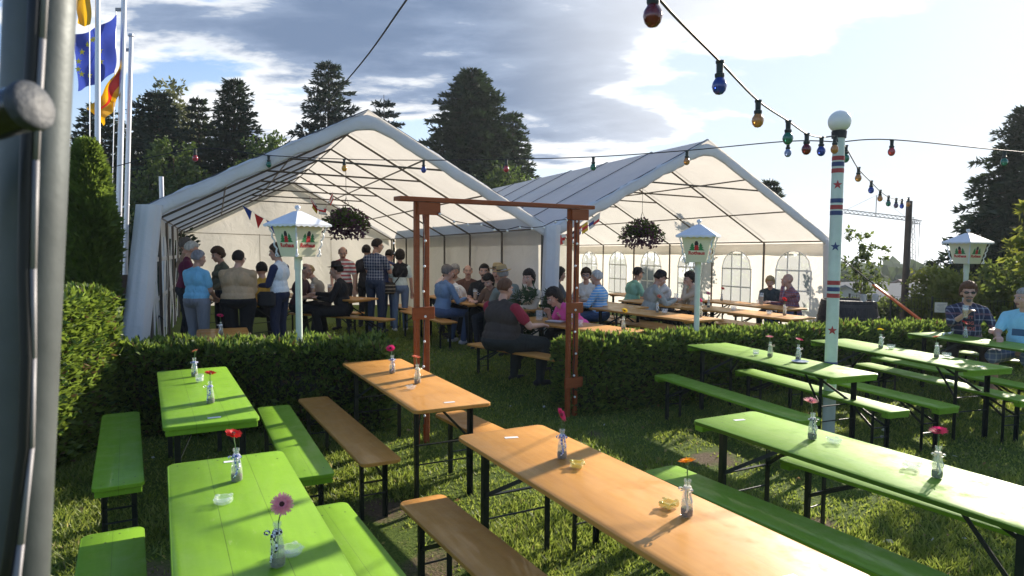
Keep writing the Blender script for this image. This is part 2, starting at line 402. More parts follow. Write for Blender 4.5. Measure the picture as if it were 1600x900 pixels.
# ------------------------------------------------------------------ foliage
def sprays(P, Nn, size, spread=.8, asp=.34, fan=3, up=0.0, rg=rng):
    """fans of narrow leaflets at points P that point roughly along Nn -> (n*fan, 4, 3)"""
    n = len(P); out = []
    for k in range(fan):
        d = Nn+rg.normal(0, spread, (n, 3)); d[:, 2] += up; d /= np.linalg.norm(d, axis=1)[:, None]
        s = np.cross(d, rg.normal(0, 1, (n, 3))); s /= np.linalg.norm(s, axis=1)[:, None]+1e-9
        L = (size*rg.uniform(.6, 1.35, n))[:, None]; w = L*asp
        V = np.empty((n, 4, 3)); V[:, 0] = P; V[:, 1] = P+d*L*.5+s*w*.5; V[:, 2] = P+d*L; V[:, 3] = P+d*L*.5-s*w*.5
        out.append(V)
    return np.concatenate(out)
def hedge(label, A, B, depth, h0, h1, nper, mat, core, back_up=True, bulge=.05, size=.075, seed=1, taper=.08):
    """clipped hedge: A-B is the foot of the face seen from the tables, depth goes to the left normal of A->B"""
    rg = np.random.default_rng(seed)
    A = Vector(A); B = Vector(B); L = (B-A).length; u = (B-A)/L; nrm = Vector((-u.y, u.x))
    root = thing('hedge', label, 'hedge', (A.x, A.y, g(A.x, A.y)), math.atan2(u.y, u.x))
    def hh(x): return h0+(h1-h0)*x/L+g(A.x+u.x*x, A.y+u.y*x)-g(A.x, A.y)
    mb = MB(); nx = max(4, int(L/.2))
    def wob(x, y, z): return .035*math.sin(x*5.1+z*7)+.03*math.sin(x*11+y*9+z*4)
    i0 = len(mb.v)
    for i in range(nx+1):
        x = .06+(L-.12)*i/nx; H = hh(x)-.07
        for (yy, zz) in ((.09, -.1), (.05+taper*.4, H*.5), (.06+taper, H-.03), (depth*.5, H), (depth-.06-taper, H-.03), (depth-.06, H*.5), (depth-.09, -.1)):
            mb.v.append((x, yy+wob(x, yy, zz), zz))
    for i in range(nx):
        for j in range(6):
            a = i*7+j; mb.f.append((a, a+7, a+8, a+1)); mb.m.append(0)
    mb.f.append(tuple(range(7))); mb.f.append(tuple(nx*7+6-q for q in range(7))); mb.m += [0, 0]
    mb.build('branches', core, root, smooth=True)
    P = []; Nn = []
    area = [L*h0, L*depth, L*h0*.35, depth*h0, depth*h0]; tot = sum(area)
    for fi, ar in enumerate(area):
        n = int(nper*ar); x = rg.uniform(0, L, n); v = rg.uniform(0, 1, n); H = np.array([hh(q) for q in x])
        j = rg.normal(0, .028, n)
        if fi == 0: p = np.stack([x, taper*v+j, v*H], 1); q = np.tile((0, -1, .25), (n, 1))
        elif fi == 1: p = np.stack([x, taper+v*(depth-2*taper), H+j+.03*np.sin(x*9+v*5)], 1); q = np.tile((0, 0, 1.0), (n, 1))
        elif fi == 2: p = np.stack([x, depth-taper*v+j, v*H], 1); q = np.tile((0, 1, .25), (n, 1))
        else:
            e = fi-3; Hh = hh(L*e); y = rg.uniform(0, depth, n); p = np.stack([L*e+j, y, v*Hh], 1); q = np.tile((2*e-1.0, 0, .25), (n, 1))
        P.append(p); Nn.append(q)
    P = np.concatenate(P); Nn = np.concatenate(Nn).astype(float)
    V = sprays(P, Nn, size, .55, .36, 3, .25, rg)
    tops = P[:, 2] > np.array([hh(q) for q in P[:, 0]])-.03
    T = sprays(P[tops][::5], np.tile((0, 0, 1.0), (len(P[tops][::5]), 1)), size*1.25, .45, .24, 2, .3, rg)
    VT = np.concatenate([V, T]); ctr_ = VT[:, 0]
    nz = np.sin(ctr_[:, 0]*4.1+ctr_[:, 2]*6)+np.sin(ctr_[:, 0]*9.7-ctr_[:, 2]*11+ctr_[:, 1]*5)
    VT = VT[rg.uniform(0, 1, len(VT)) < np.clip(.86+.16*nz, .35, 1)]
    mi = rg.choice(4, len(VT), p=(.60, .16, .19, .05))
    np_mesh('foliage', VT, 4, [mat, m_hdark, m_hlight, m_hbrown], mi, root)
    return root
m_hdark = leaf_mat('thuja_deep_green', (.035, .075, .014), .35, .4, 7.0)  # deeper green sprays, mixed at random all over the hedges
m_hlight = leaf_mat('thuja_new_growth', (.17, .24, .04), .5, .3, 7.0)
m_hbrown = leaf_mat('thuja_browned', (.13, .085, .035), .3, .3, 7.0)
m_core = leaf_mat('hedge_twigs', (.03, .028, .012), .1, .4, 9)
m_hedge = leaf_mat('thuja_green', (.095, .155, .02), .45, .45, 5.0, col2=(.20, .28, .045))
m_hedge2 = leaf_mat('thuja_bright', (.11, .17, .018), .45, .4, 5.0, col2=(.2, .27, .035))
m_hedge3 = leaf_mat('thuja_column_green', (.085, .14, .02), .45, .5, 5.0, col2=(.19, .26, .04))
hedge('low clipped evergreen hedge with a square end beside the left arch post', (-4.0, 6.76), (-1.34, 7.1), .62, .84, .86, 1900, m_hedge, m_core, seed=2)
hedge('long low clipped evergreen hedge running from the right arch post behind the green tables', (.78, 7.75), (8.8, 10.95), .62, .79, .56, 1900, m_hedge, m_core, seed=3)
hedge('taller sunlit yellow-green hedge in front of the column-shaped evergreen', (-3.93, 4.3), (-3.99, 6.85), .85, 1.44, 1.44, 1700, m_hedge2, m_core, seed=4)

def litter():
    rg = np.random.default_rng(12); n = 420; az = rg.uniform(-38, 38, n); r = rg.uniform(2.2, 11, n); x = r*np.sin(np.radians(az)); y = r*np.cos(np.radians(az)); k_ = x > -3.8; x, y = x[k_], y[k_]
    z = np.array([g(a, b) for a, b in zip(x, y)])+rg.uniform(.012, .035, len(x)); P = np.stack([x, y, z], 1); Nn = rg.normal(0, 1, P.shape); Nn[:, 2] *= .25
    o = np_mesh('fallen_leaves', sprays(P, Nn, .045, .1, .6, 1, 0, rg), 4, [leaf_mat('dry_leaf_tan', (.26, .17, .07), .3, .3, 9), leaf_mat('dry_leaf_yellow', (.32, .27, .08), .3, .3, 9), leaf_mat('white_blossom', (.6, .6, .55), .3, .1, 9)], rg.choice(3, len(x), p=(.5, .3, .2)))
    tag(o, kind='stuff'); o['label'] = 'scattered dry fallen leaves lying in the lawn between the tables'
litter()
def thuja(label, loc, h, r, seed):
    rg = np.random.default_rng(seed); root = thing('thuja_tree', label, 'tree', loc)
    mb = MB(); mb.tube([(0, 0, -.1), (0, 0, h*.9)], [.06, .01], 7); mb.build('trunk', M_BARK, root)
    n = 15000; z = rg.uniform(.02, 1, n)**.9; a = rg.uniform(0, 2*np.pi, n)
    prof = r*np.minimum(1, (1-z)*3.2)**.6*(.9+.12*np.sin(z*21+a*3))*(.62+.46*rg.uniform(0, 1, n)**.6)
    P = np.stack([np.cos(a)*prof, np.sin(a)*prof, z*h], 1); Nn = np.stack([np.cos(a), np.sin(a), .9+0*a], 1)
    np_mesh('crown', sprays(P, Nn, .12, .6, .30, 3, .3, rg), 4, m_hedge3, None, root)
    return root
M_BARK = principled('bark', (.11, .08, .055), .95, .1, bump=.9, bscale=14, var=.4)
M_BIRCH = principled('birch_bark', (.55, .52, .47), .9, .1, bump=.6, bscale=9, var=.4)

def conifer(label, loc, h, r, seed, mat, whorls=34, dens=1.0, droop=.25, bare=.02, group='conifers behind the tents'):
    rg = np.random.default_rng(seed); random.seed(seed)
    root = thing('conifer_tree', label, 'tree', loc, random.uniform(0, 6), group)
    mb = MB(); mb.tube([(0, 0, -.4), (0, 0, h*.5), (0, 0, h)], [r*.075, r*.045, .012], 8)
    P = []; Nn = []; Sz = []
    for wv in range(whorls):
        f = bare+(1-bare)*(wv/whorls)**.92; z0 = h*f
        R_ = r*(1-f)**.62*random.uniform(.84, 1.12)+.06
        nb = max(5, int(11*(1-f*.4)))
        for b in range(nb):
            a = 2*math.pi*(b+random.uniform(-.3, .3))/nb+wv*1.1; L = R_*random.uniform(.72, 1.12)
            dx, dy = math.cos(a), math.sin(a); rise = .55*(f-.45)
            steps = max(5, int(L/(.095/dens)))
            if b % 2 == 0 and L > .4: mb.tube([(0, 0, z0), (dx*L*.9, dy*L*.9, z0+L*.9*rise-droop*L*.81)], [.018, .006], 4)
            for sidx in range(steps+1):
                q = .12+.88*sidx/steps; zq = z0+L*q*rise-droop*L*q*q+(.10*L*q**4)
                wd = L*.30*(1-q)+.08
                for _ in range(4):
                    o = random.uniform(-wd, wd)
                    P.append((dx*L*q-dy*o, dy*L*q+dx*o, zq-abs(o)*.25+random.uniform(-.05, .05)))
                    Nn.append((dx*.8-dy*o*2.2/(wd+.1), dy*.8+dx*o*2.2/(wd+.1), -.25+.5*f)); Sz.append(.19+.13*(1-f))
    mb.build('trunk', M_BARK, root)
    P = np.array(P); Nn = np.array(Nn); Sz = np.array(Sz)*max(1, h/9)
    V = sprays(P, Nn, Sz, .40, .24, 3, 0, rg)
    np_mesh('crown', V, 4, mat, None, root)
    return root
m_fir = leaf_mat('fir_needles', (.021, .040, .015), .16, .5, 1.5, col2=(.05, .078, .025))
m_spruce = leaf_mat('spruce_needles', (.024, .047, .013), .16, .5, 1.2, col2=(.055, .088, .022))
m_blue = leaf_mat('blue_fir_needles', (.025, .046, .024), .16, .5, 1.5, col2=(.06, .085, .048))

def broadleaf(name, label, loc, h, blobs, n, leaf, mat, seed, trunk_r=.08, fan=2, cat='tree', group=None, bark=None, limb_pts=None, stem='trunk', asp=.55):
    """tree or shrub: blobs = (x, y, z, rx, ry, rz) lumps of crown with gaps between, limbs reaching each"""
    rg = np.random.default_rng(seed); root = thing(name, label, cat, loc, 0, group)
    mb = MB(); top = Vector((0, 0, h*.55))
    mb.tube([(0, 0, -.2), (h*.01, 0, h*.3), (0, h*.01, h*.62)], [trunk_r, trunk_r*.75, trunk_r*.35], 7)
    for b in blobs:
        c = Vector(b[:3]); s0 = Vector((0, 0, max(.05, min(c.z*.55, h*.5)))); mid = s0.lerp(c, .5)+Vector((0, 0, -.06*h))
        mb.tube([s0, mid, c+Vector((0, 0, b[5]*.3))], [trunk_r*.5, trunk_r*.3, trunk_r*.08], 5)
    mb.build(stem, bark or M_BARK, root)
    vol = np.array([b[3]*b[4]*b[5] for b in blobs])**.67; cnt = (n*vol/vol.sum()).astype(int)
    P = []; Nn = []
    for b, c in zip(blobs, cnt):
        # clumps inside each lump, so the outline is uneven and holes stay open
        nc = max(6, c//26); d = rg.normal(0, 1, (nc, 3)); d /= np.linalg.norm(d, axis=1)[:, None]
        rad = rg.uniform(.35, 1.08, nc)**.6; cc = np.array(b[:3])+d*rad[:, None]*np.array(b[3:6])
        idx = rg.integers(0, nc, c); off = rg.normal(0, 1, (c, 3))*np.array(b[3:6]).mean()*.17
        P.append(cc[idx]+off); Nn.append(d[idx]+rg.normal(0, .5, (c, 3)))
    P = np.concatenate(P); Nn = np.concatenate(Nn); P[:, 2] = np.maximum(P[:, 2], .03)
    np_mesh('crown' if stem == 'trunk' else 'foliage', sprays(P, Nn, leaf, .7, asp, fan, -.15, rg), 4, mat, None, root)
    return root
def gd(px, Y): p = dp(px, 400, Y); return (p.x, p.y, g(p.x, p.y))
def topz(px, py, Y): return dp(px, py, Y).z

def mk_con(px, py, Y, wpx, seed, mat, label, **kw):
    L = gd(px, Y); h = topz(px, py, Y)-L[2]; return conifer(label, L, h, wpx/2/FPX*Y, seed, mat, **kw)
mk_con(162, 158, 27, 200, 11, m_fir, 'dark fir behind the flagpoles, at the left end of the row of conifers', whorls=26)
mk_con(252, 140, 26, 205, 12, m_blue, 'dark fir with the pale birch crown rising behind it', whorls=28)
mk_con(315, 148, 29, 112, 13, m_fir, 'slim pointed fir between the birch and the broad dark fir', whorls=24)
mk_con(370, 122, 28, 185, 14, m_fir, 'broad dark fir above the left slope of the left tent', whorls=34)
mk_con(516, 93, 30, 215, 15, m_blue, 'open-branched fir rising behind the ridge of the left tent', whorls=26, dens=.8)
mk_con(601, 148, 33, 150, 16, m_blue, 'small thin fir tip just right of the left tent ridge', whorls=18, dens=.8)
mk_con(736, 106, 36, 285, 17, m_spruce, 'big full dark spruce standing in the gap between both tents', whorls=46, dens=1.15, droop=.32)
mk_con(800, 172, 37, 150, 18, m_spruce, 'lower dark spruce growing against the right side of the big spruce', whorls=30, droop=.32)
mk_con(1596, 165, 22, 250, 19, m_fir, 'tall drooping dark spruce at the right beyond the lantern', whorls=38, droop=.4, dens=.9, group=None)
mk_con(1199, 278, 26, 90, 20, m_fir, 'dark conifer tip peeping over the right slope of the right tent', whorls=18, group=None)

m_birch = leaf_mat('birch_leaves', (.085, .10, .035), .4, .35, .8, col2=(.16, .17, .07))
m_decid = leaf_mat('leaves_mid', (.045, .085, .014), .4, .5, 1.0, col2=(.11, .16, .03))
m_yellow = leaf_mat('leaves_yellowish', (.12, .16, .02), .5, .4, 1.2, col2=(.24, .25, .04))
m_shrub = leaf_mat('leaves_shrub', (.06, .10, .018), .45, .45, 1.5, col2=(.15, .19, .035))
m_dark = leaf_mat('leaves_dark', (.02, .04, .014), .25, .5, 2.0, col2=(.05, .08, .03))
L = gd(268, 32); hb = topz(268, 125, 32)-L[2]
broadleaf('birch_tree', 'pale feathery birch rising behind the left firs', L, hb, [(0, 0, hb-1.2, .9, .9, 1.2), (-.6, 0, hb-2.4, .9, .9, 1.0), (.6, .2, hb-2.6, 1.1, 1, 1.6), (-1.2, 0, hb-3.6, 1, .9, 1.1), (.3, 0, hb-4.2, 1.6, 1.4, 1.4), (1, 0, hb-5.2, 1.2, 1, 1.4)], 5200, .2, m_birch, 31, .13, bark=M_BIRCH)
L = gd(275, 23); hb = topz(275, 215, 23)-L[2]
broadleaf('leafy_tree', 'mid green leafy tree in front of the firs behind the left tent', L, hb, [(0, 0, hb-.9, .6, .6, .9), (-.5, -.2, hb-1.9, .9, .8, 1), (.6, 0, hb-2, .8, .8, 1), (.1, -.3, hb-3.2, 1.2, 1, 1.1), (-.9, 0, hb-3.2, .9, .8, 1.1), (1.2, .2, hb-3.4, .9, .8, 1.0), (0, -.3, hb-4.6, 1.6, 1.2, 1.2)], 9000, .15, m_decid, 32, .12)
L = gd(425, 25); hb = topz(425, 215, 25)-L[2]
broadleaf('leafy_tree', 'leafy shrubby tree filling the gap right of the broad dark fir', L, hb, [(0, 0, hb-.9, .9, .8, .9), (-.8, 0, hb-1.6, .8, .8, 1), (1, .2, hb-1.5, .9, .8, 1), (0, 0, hb-2.8, 1.6, 1.2, 1.3)], 5200, .15, m_decid, 33, .1)
L = gd(215, 17); hb = topz(215, 345, 17)-L[2]
broadleaf('dark_shrub', 'dark shrub in the shade between the flagpoles and the left tent', L, hb, [(0, 0, hb-.6, .7, .6, .7), (-.7, 0, hb-.9, .7, .6, .9), (.6, .2, hb-1, .6, .6, 1), (0, -.2, hb-1.6, 1, .7, .9)], 4200, .13, m_dark, 34, .06, cat='shrub', stem='stem')
L = gd(790, 33); hb = topz(790, 262, 33)-L[2]
broadleaf('leafy_tree', 'rounded leafy tree at the foot of the big spruce behind the tents', L, hb, [(0, 0, hb-.8, .8, .8, .8), (-1.2, 0, hb-1.3, 1, .8, .9), (1, 0, hb-1.4, .8, .8, .9), (0, 0, hb-2.6, 1.6, 1.2, 1.2)], 4800, .15, m_decid, 35, .1)
# tree against the right wall of the right tent: its shadow falls on the fabric
tw = TV+TC*7.75+TA*4.6
broadleaf('slender_tree', 'slender leafy tree standing outside the right tent, seen through its windows', (tw.x, tw.y, g(tw.x, tw.y)), 3.6, [(0, 0, 1.6, .4, .5, .7), (.1, .2, 2.3, .4, .5, .5), (-.1, -.35, 2.0, .35, .4, .5), (0, 0, 2.95, .28, .35, .45), (.0, .4, 1.2, .3, .4, .5), (0, 0, 3.4, .15, .2, .3)], 2300, .10, m_decid, 36, .05)
# young tree by the barrel, bushes and cherry on the right
L = gd(1347, 16.5); hb = topz(1347, 362, 16.5)-L[2]
broadleaf('young_tree', 'thin young tree with sparse leaves behind the wooden barrel', L, hb, [(-.15, 0, hb-.2, .3, .25, .25), (.35, 0, hb-.55, .45, .3, .2), (-.2, 0, hb-.7, .4, .3, .25), (.1, 0, hb-1.05, .5, .35, .3), (-.1, 0, hb-1.6, .4, .3, .4), (.2, 0, hb-1.9, .3, .3, .4)], 900, .10, m_shrub, 37, .03)
def shrub(label, px, Y, py, w, n, leaf, mat, seed):
    L = gd(px, Y); hb = topz(px, py, Y)-L[2]; rd = random.Random(seed); bl = []
    for i in range(11):
        zz = hb*rd.uniform(.25, .82); bl.append((rd.uniform(-.5, .5)*w, rd.uniform(-.3, .3)*w, zz, w*rd.uniform(.16, .3), w*.22, hb*rd.uniform(.12, .22)))
    return broadleaf('shrub', label, L, hb, bl, n, leaf, mat, seed, .035, 2, 'shrub', 'shrubs beyond the low hedge', stem='stems')
shrub('sunlit yellow-green shrub left of the lantern behind the man in sunglasses', 1470, 14.5, 405, 1.7, 5200, .085, m_yellow, 41)
shrub('yellowish shrub between the lantern and the man in the light blue t-shirt', 1550, 13.2, 402, 1.8, 5600, .085, m_yellow, 42)
shrub('green shrub overhanging the wire fence beside the cream notice', 1440, 15.5, 462, 1.6, 3600, .08, m_shrub, 43)
shrub('low green bush between the barrel and the brown post', 1385, 15.5, 470, 1.2, 2600, .08, m_shrub, 44)
shrub('green bush at the far right behind the man in the light blue t-shirt', 1610, 12.2, 395, 1.6, 4200, .09, m_shrub, 45)
L = gd(1688, 9.6)
broadleaf('cherry_tree', 'cherry tree whose bright yellow-green leafy boughs reach in from the right', (L[0], L[1], L[2]), 3.6, [(-.62, .1, 2.15, .3, .3, .18), (-.5, 0, 2.5, .32, .3, .16), (-.3, 0, 2.85, .3, .3, .14), (-.7, .15, 1.85, .26, .3, .2), (-.45, .1, 1.55, .3, .3, .2), (.2, .2, 2.6, .5, .5, .5), (.1, 0, 2.0, .4, .4, .4), (-.2, 0, 3.1, .25, .3, .14)], 1150, .13, m_yellow, 46, .07, asp=.42)

# dense planting along the property line behind the right tent and hedge, seen through its windows
for i, (px, Y, py, w, lab) in enumerate([(940, 29, 395, 3.4, 'bush seen through the rearmost arched tent window'), (1010, 26, 405, 3.0, 'bush seen through the middle arched tent windows'), (1240, 20, 420, 2.4, 'bush seen through the arched tent window by the bald man')]):
    L = gd(px, Y); hb = max(1.6, topz(px, py, Y)-L[2])
    broadleaf('leafy_bush', lab, L, hb, [(rx, 0, hb*.55, w*.25, .5, hb*.35) for rx in (-w*.4, -w*.15, w*.12, w*.38)], 2200, .16, m_decid, 50+i, .05, cat='bush', stem='stems')

# far wooded valley: one mass nobody could count
def woodland():
    rg = np.random.default_rng(77); P = []; Sz = []
    for i in range(900):
        r = rg.uniform(95, 1) if False else 95*(9.5**rg.uniform(0, 1)); az = rg.uniform(16, 46); x, y = r*math.sin(R(az)), r*math.cos(R(az))
        z = g(x, y); hgt = rg.uniform(4, 8.5)*(.75 if r < 160 else 1); n = 46
        d = rg.normal(0, 1, (n, 3)); d /= np.linalg.norm(d, axis=1)[:, None]; d[:, 2] = np.abs(d[:, 2])
        c = np.array((x, y, z+hgt*.2))+d*np.array((hgt*.55, hgt*.55, hgt*.8))*rg.uniform(.6, 1.05, (n, 1)); P.append(c); Sz.append(np.full(n, hgt*.42))
    P = np.concatenate(P); Sz = np.concatenate(Sz)
    o = np_mesh('woodland', sprays(P, rg.normal(0, 1, P.shape), Sz, .5, .6, 2, 0, rg), 4, leaf_mat('woodland_leaves', (.04, .07, .02), .25, .5, .03, col2=(.09, .12, .035)))
    tag(o, kind='stuff'); o['label'] = 'far wooded valley below the white sky at the right'
woodland()

# pale air over the valley: one closed box round everything, thin enough to touch only the far trees
hm = bpy.data.materials.new('valley_air'); hm.use_nodes = True; ht = NT(hm.node_tree); ht.n.remove(ht.n['Principled BSDF'])
pvn = ht.add('ShaderNodeVolumePrincipled', {'Color': (.82, .90, 1, 1), 'Density': .00055, 'Anisotropy': .3}); ht.l.new(pvn.outputs[0], ht.n['Material Output'].inputs['Volume'])
mb = MB(); mb.box((0, 0, -65), (8200, 8200, 162)); tag(mb.build('haze', hm), kind='stuff')
# ------------------------------------------------------------------ the two tents
m_roof = fabric_mat('tent_roof_fabric', (.74, .76, .80), (.88, .83, .75), .40, .30, 2.2)
m_wall = fabric_mat('tent_wall_fabric', (.82, .79, .74), (.90, .85, .77), .46, .45, 3.2)
m_trim = fabric_mat('tent_trim_fabric', (.77, .77, .78), (.7, .72, .75), .18, .4, 5.0)
m_steel = principled('tent_frame_steel', (.13, .11, .09), .5, .5, .4)
m_pane = bpy.data.materials.new('clear_vinyl'); m_pane.use_nodes = True; _t = NT(m_pane.node_tree); _t.n.remove(_t.n['Principled BSDF'])
_m = _t.add('ShaderNodeMixShader', {0: .30, 1: _t.add('ShaderNodeBsdfTransparent').outputs[0], 2: _t.add('ShaderNodeBsdfTranslucent', {0: (.88, .9, .9, 1)}).outputs[0]})
_g = _t.add('ShaderNodeMixShader', {0: .04, 1: _m.outputs[0], 2: _t.add('ShaderNodeBsdfGlossy', {'Roughness': .12}).outputs[0]}); _t.l.new(_g.outputs[0], _t.n['Material Output'].inputs[0])
m_white = principled('white_plastic', (.80, .80, .78), .45, var=.05)
def tz(s, t, hgt): return .2-.024*s-.012*t+hgt
def make_tent(name, label, s0, s1, rise, bay, nb, walls):
    root = thing(name, label, 'marquee', (TV.x, TV.y, 0), TAZ, 'white party tents')
    L = bay*nb; W = s1-s0; EH = 2.05; sm = (s0+s1)/2
    def rz(s, t): return tz(s, t, EH+rise*(1-abs(s-sm)/(W/2)))
    def T(s, t, up=0.0): return Vector((s, t, rz(s, t)+up))
    # roof cover, sagging a little between the rafters
    mb = MB()
    for side in (0, 1):
        def fn(u, v):
            t = -.06+(L+.12)*u; s = sm+(s0-.06-sm if side == 0 else s1+.06-sm)*v
            p = T(s, t, .045); sag = math.sin(math.pi*((t/bay) % 1))**.8*.045*math.sin(math.pi*min(1, v))
            p.z -= sag; return p+Vector((0, 0, -.03 if v > .97 else 0))
        mb.grid(fn, nb*6, 10)
    mb.build('roof_cover', m_roof, root, smooth=True)
    # seams over the rafters on the outside
    mb = MB()
    for i in range(nb+1):
        for e in (s0, s1):
            pts = [T(sm+(e-sm)*q/8, bay*i, .062) for q in range(9)]; mb.tube(pts, .009, 5)
    mb.build('roof_seam', principled('dark_seam', (.10, .10, .11), .7), root)
    # front band folded down over the first rafters
    mb = MB(); prof = [(.02, .065), (-.03, .055), (-.055, .01), (-.06, -.06), (-.05, -.12), (-.03, -.135), (-.01, -.12)]
    path = [(s0-.10+0*q, 0) for q in range(1)]; pts = []
    NSEG = 22
    for q in range(NSEG+1):
        e = q/NSEG
        s = s0-.05+(W+.1)*e
        pts.append((s, max(0, 1-abs(s-sm)/(W/2))))
    def band(u, v):
        i = u*NSEG; i0 = min(NSEG-1, int(i)); fr = i-i0
        s = pts[i0][0]*(1-fr)+pts[i0+1][0]*fr
        hh = EH+rise*(1-math.sqrt((abs(s-sm)/(W/2))**2+.0025))
        j = v*(len(prof)-1); j0 = min(len(prof)-2, int(j)); fj = j-j0
        dy = prof[j0][0]*(1-fj)+prof[j0+1][0]*fj; dz = prof[j0][1]*(1-fj)+prof[j0+1][1]*fj
        w = .012*math.sin(s*9)+.008*math.sin(s*23+v*5)
        return (s, dy+w, tz(s, 0, hh)+dz*1.12+w)
    mb.grid(band, 66, 12); mb.build('front_band', m_trim, root, smooth=True)
    mb = MB()   # back gable band
    mb.grid(lambda u, v: (s0+W*u, L+.07, rz(s0+W*u, L)+.05-.22*v), 30, 2); mb.build('back_band', m_trim, root, smooth=True)
    # eave valances
    for e, sg in ((s0, -1), (s1, 1)):
        mb = MB(); mb.grid(lambda u, v: (e+sg*(.06+.015*math.sin(u*60)*v), L*u, tz(e, L*u, EH)+.03-.30*v), nb*8, 3)
        mb.build('valance', m_wall, root, smooth=True)
    # frame
    for i in range(nb+1):
        t = bay*i if i else .03
        if i == nb: t = L-.03
        for e in (s0, s1):
            ie = e+(.04 if e == s0 else -.04)
            mb = MB(); mb.tube([(ie, t, tz(e, t, -.05)), (ie, t, tz(e, t, EH-.03))], .023, 8); mb.build('post', m_steel, root)
            mb = MB(); mb.tube([(ie, t, tz(e, t, EH-.03)), (sm, t, rz(sm, t)-.03)], .018, 8); mb.build('rafter', m_steel, root)
        if i < nb:
            q = .44; a = sm+(s0-sm)*q; b = sm+(s1-sm)*q
            mb = MB(); mb.tube([(a, t, rz(a, t)-.05), (b, t, rz(b, t)-.05)], .015, 6); mb.build('tie_rod', m_steel, root)
    for q in (0, .33, .66, 1):
        for e in ((s0, s1) if q else (s0,)):
            s = sm+(e-sm)*q
            if q == 1: s += .05 if e == s0 else -.05
            mb = MB(); mb.tube([(s, .05, rz(s, 0)-.035), (s, L-.05, rz(s, L)-.035)], .014, 6); mb.build('purlin', m_steel, root)
    # back gable wall
    mb = MB()
    def bw(u, v):
        s = s0+W*u; top = rz(s, L)-.02; z0 = tz(s, L, .0); return (s, L-.0+.02*math.sin(s*4+v*3), z0+(top-z0)*v)
    mb.grid(bw, 32, 10); mb.build('back_wall', m_wall, root, smooth=True)
    mb = MB()
    for e in (.34, .68): mb.tube([(s0+W*e, L-.03, tz(s0+W*e, L, 0)), (s0+W*e, L-.03, tz(s0+W*e, L, EH))], .008, 5)
    mb.tube([(s0, L-.03, tz(s0, L, EH-.02)), (s1, L-.03, tz(s1, L, EH-.02))], .01, 5)
    mb.build('wall_seam', principled('beige_seam', (.42, .36, .28), .8), root)
    return root, T, rz, L

t1, T1f, rz1, L1 = make_tent('party_tent', 'left white party tent with closed walls, the taller and nearer of the two', -5.877, 0, 1.562, 1.775, 6, None)
t2, T2f, rz2, L2 = make_tent('party_tent', 'right white party tent with arched windows along its side wall', .15, 6.47, 1.704, 1.753, 6, None)
def wallgrid(root, s, ta, tb, z0, z1, name='side_wall', mat=m_wall, n=10):
    mb = MB(); mb.grid(lambda u, v: (s+.018*math.sin((ta+(tb-ta)*u)*5.3+v*2), ta+(tb-ta)*u, tz(s, ta+(tb-ta)*u, z0+(z1-z0)*v)), n, 8)
    return mb.build(name, mat, root, smooth=True)
wallgrid(t1, .05, 0.35, L1, 0, 2.0, n=60)
# left wall of the left tent: upright strips of fabric with open slits between them
mb = MB()
for i in range(17):
    t = .25+i*.63
    mb.grid(lambda u, v: (-5.86+.03*math.sin(v*5+i), t+.36*u, tz(-5.86, t, 0+2.02*v)), 3, 6)
for zz in (.75, 1.35):
    mb.grid(lambda u, v: (-5.85, .2+(L1-.2)*u, tz(-5.85, L1*u, zz+.07*v)), 30, 1)
mb.build('slit_wall', m_wall, t1, smooth=True)
# right wall of the right tent with arched windows, one to a bay
def window_wall():
    s = 6.44; ww = .98; zb, zs = .55, 1.42   # sill, spring of the arch
    bays = 6; bay = L2/bays
    mb = MB()
    for i in range(bays):
        c = bay*(i+.5); a, b = bay*i, bay*(i+1); w0, w1 = c-ww/2, c+ww/2
        def P(t, z): return (s+.012*math.sin(t*6+z*2), t, tz(s, t, z))
        for (ta, tb) in ((a, w0), (w1, b)):
            mb.grid(lambda u, v: P(ta+(tb-ta)*u, 2.0*v), 4, 8)
        mb.grid(lambda u, v: P(w0+ww*u, zb*v), 6, 3)
        n = 14; rad = ww/2*.86
        def arch(u):
            x = -ww/2+ww*u; return zs+rad*math.sqrt(max(0, 1-(2*x/ww)**2))
        mb.grid(lambda u, v: P(w0+ww*u, arch(u)+(2.0-arch(u))*v), n, 4)
        fr = MB(); bw_ = .035
        def Q(x, z, o=-.012): return Vector((s+o, c+x, tz(s, c+x, z)))
        for x in (-ww/2, -ww/6, ww/6, ww/2):
            fr.bar(Q(x, zb), Q(x, arch(.5+x/ww)), bw_, .012, (1, 0, 0))
        for z in (zb, (zb+zs)/2, zs): fr.bar(Q(-ww/2, z, -.016), Q(ww/2, z, -.016), .012, bw_, (0, 0, 1))
        for q in range(n):
            x0 = -ww/2+ww*q/n; x1 = -ww/2+ww*(q+1)/n; fr.bar(Q(x0, arch(q/n), -.02), Q(x1, arch((q+1)/n), -.02), .012, bw_, (1, 0, 0))
        w = fr.build('window', m_white, t2)
        pn = MB(); pn.grid(lambda u, v: Q(-ww/2+ww*u, zb+(arch(u)-zb)*v, .004), n, 4); pn.build('pane', m_pane, w)
    mb.build('side_wall', m_wall, t2, smooth=True)
window_wall()
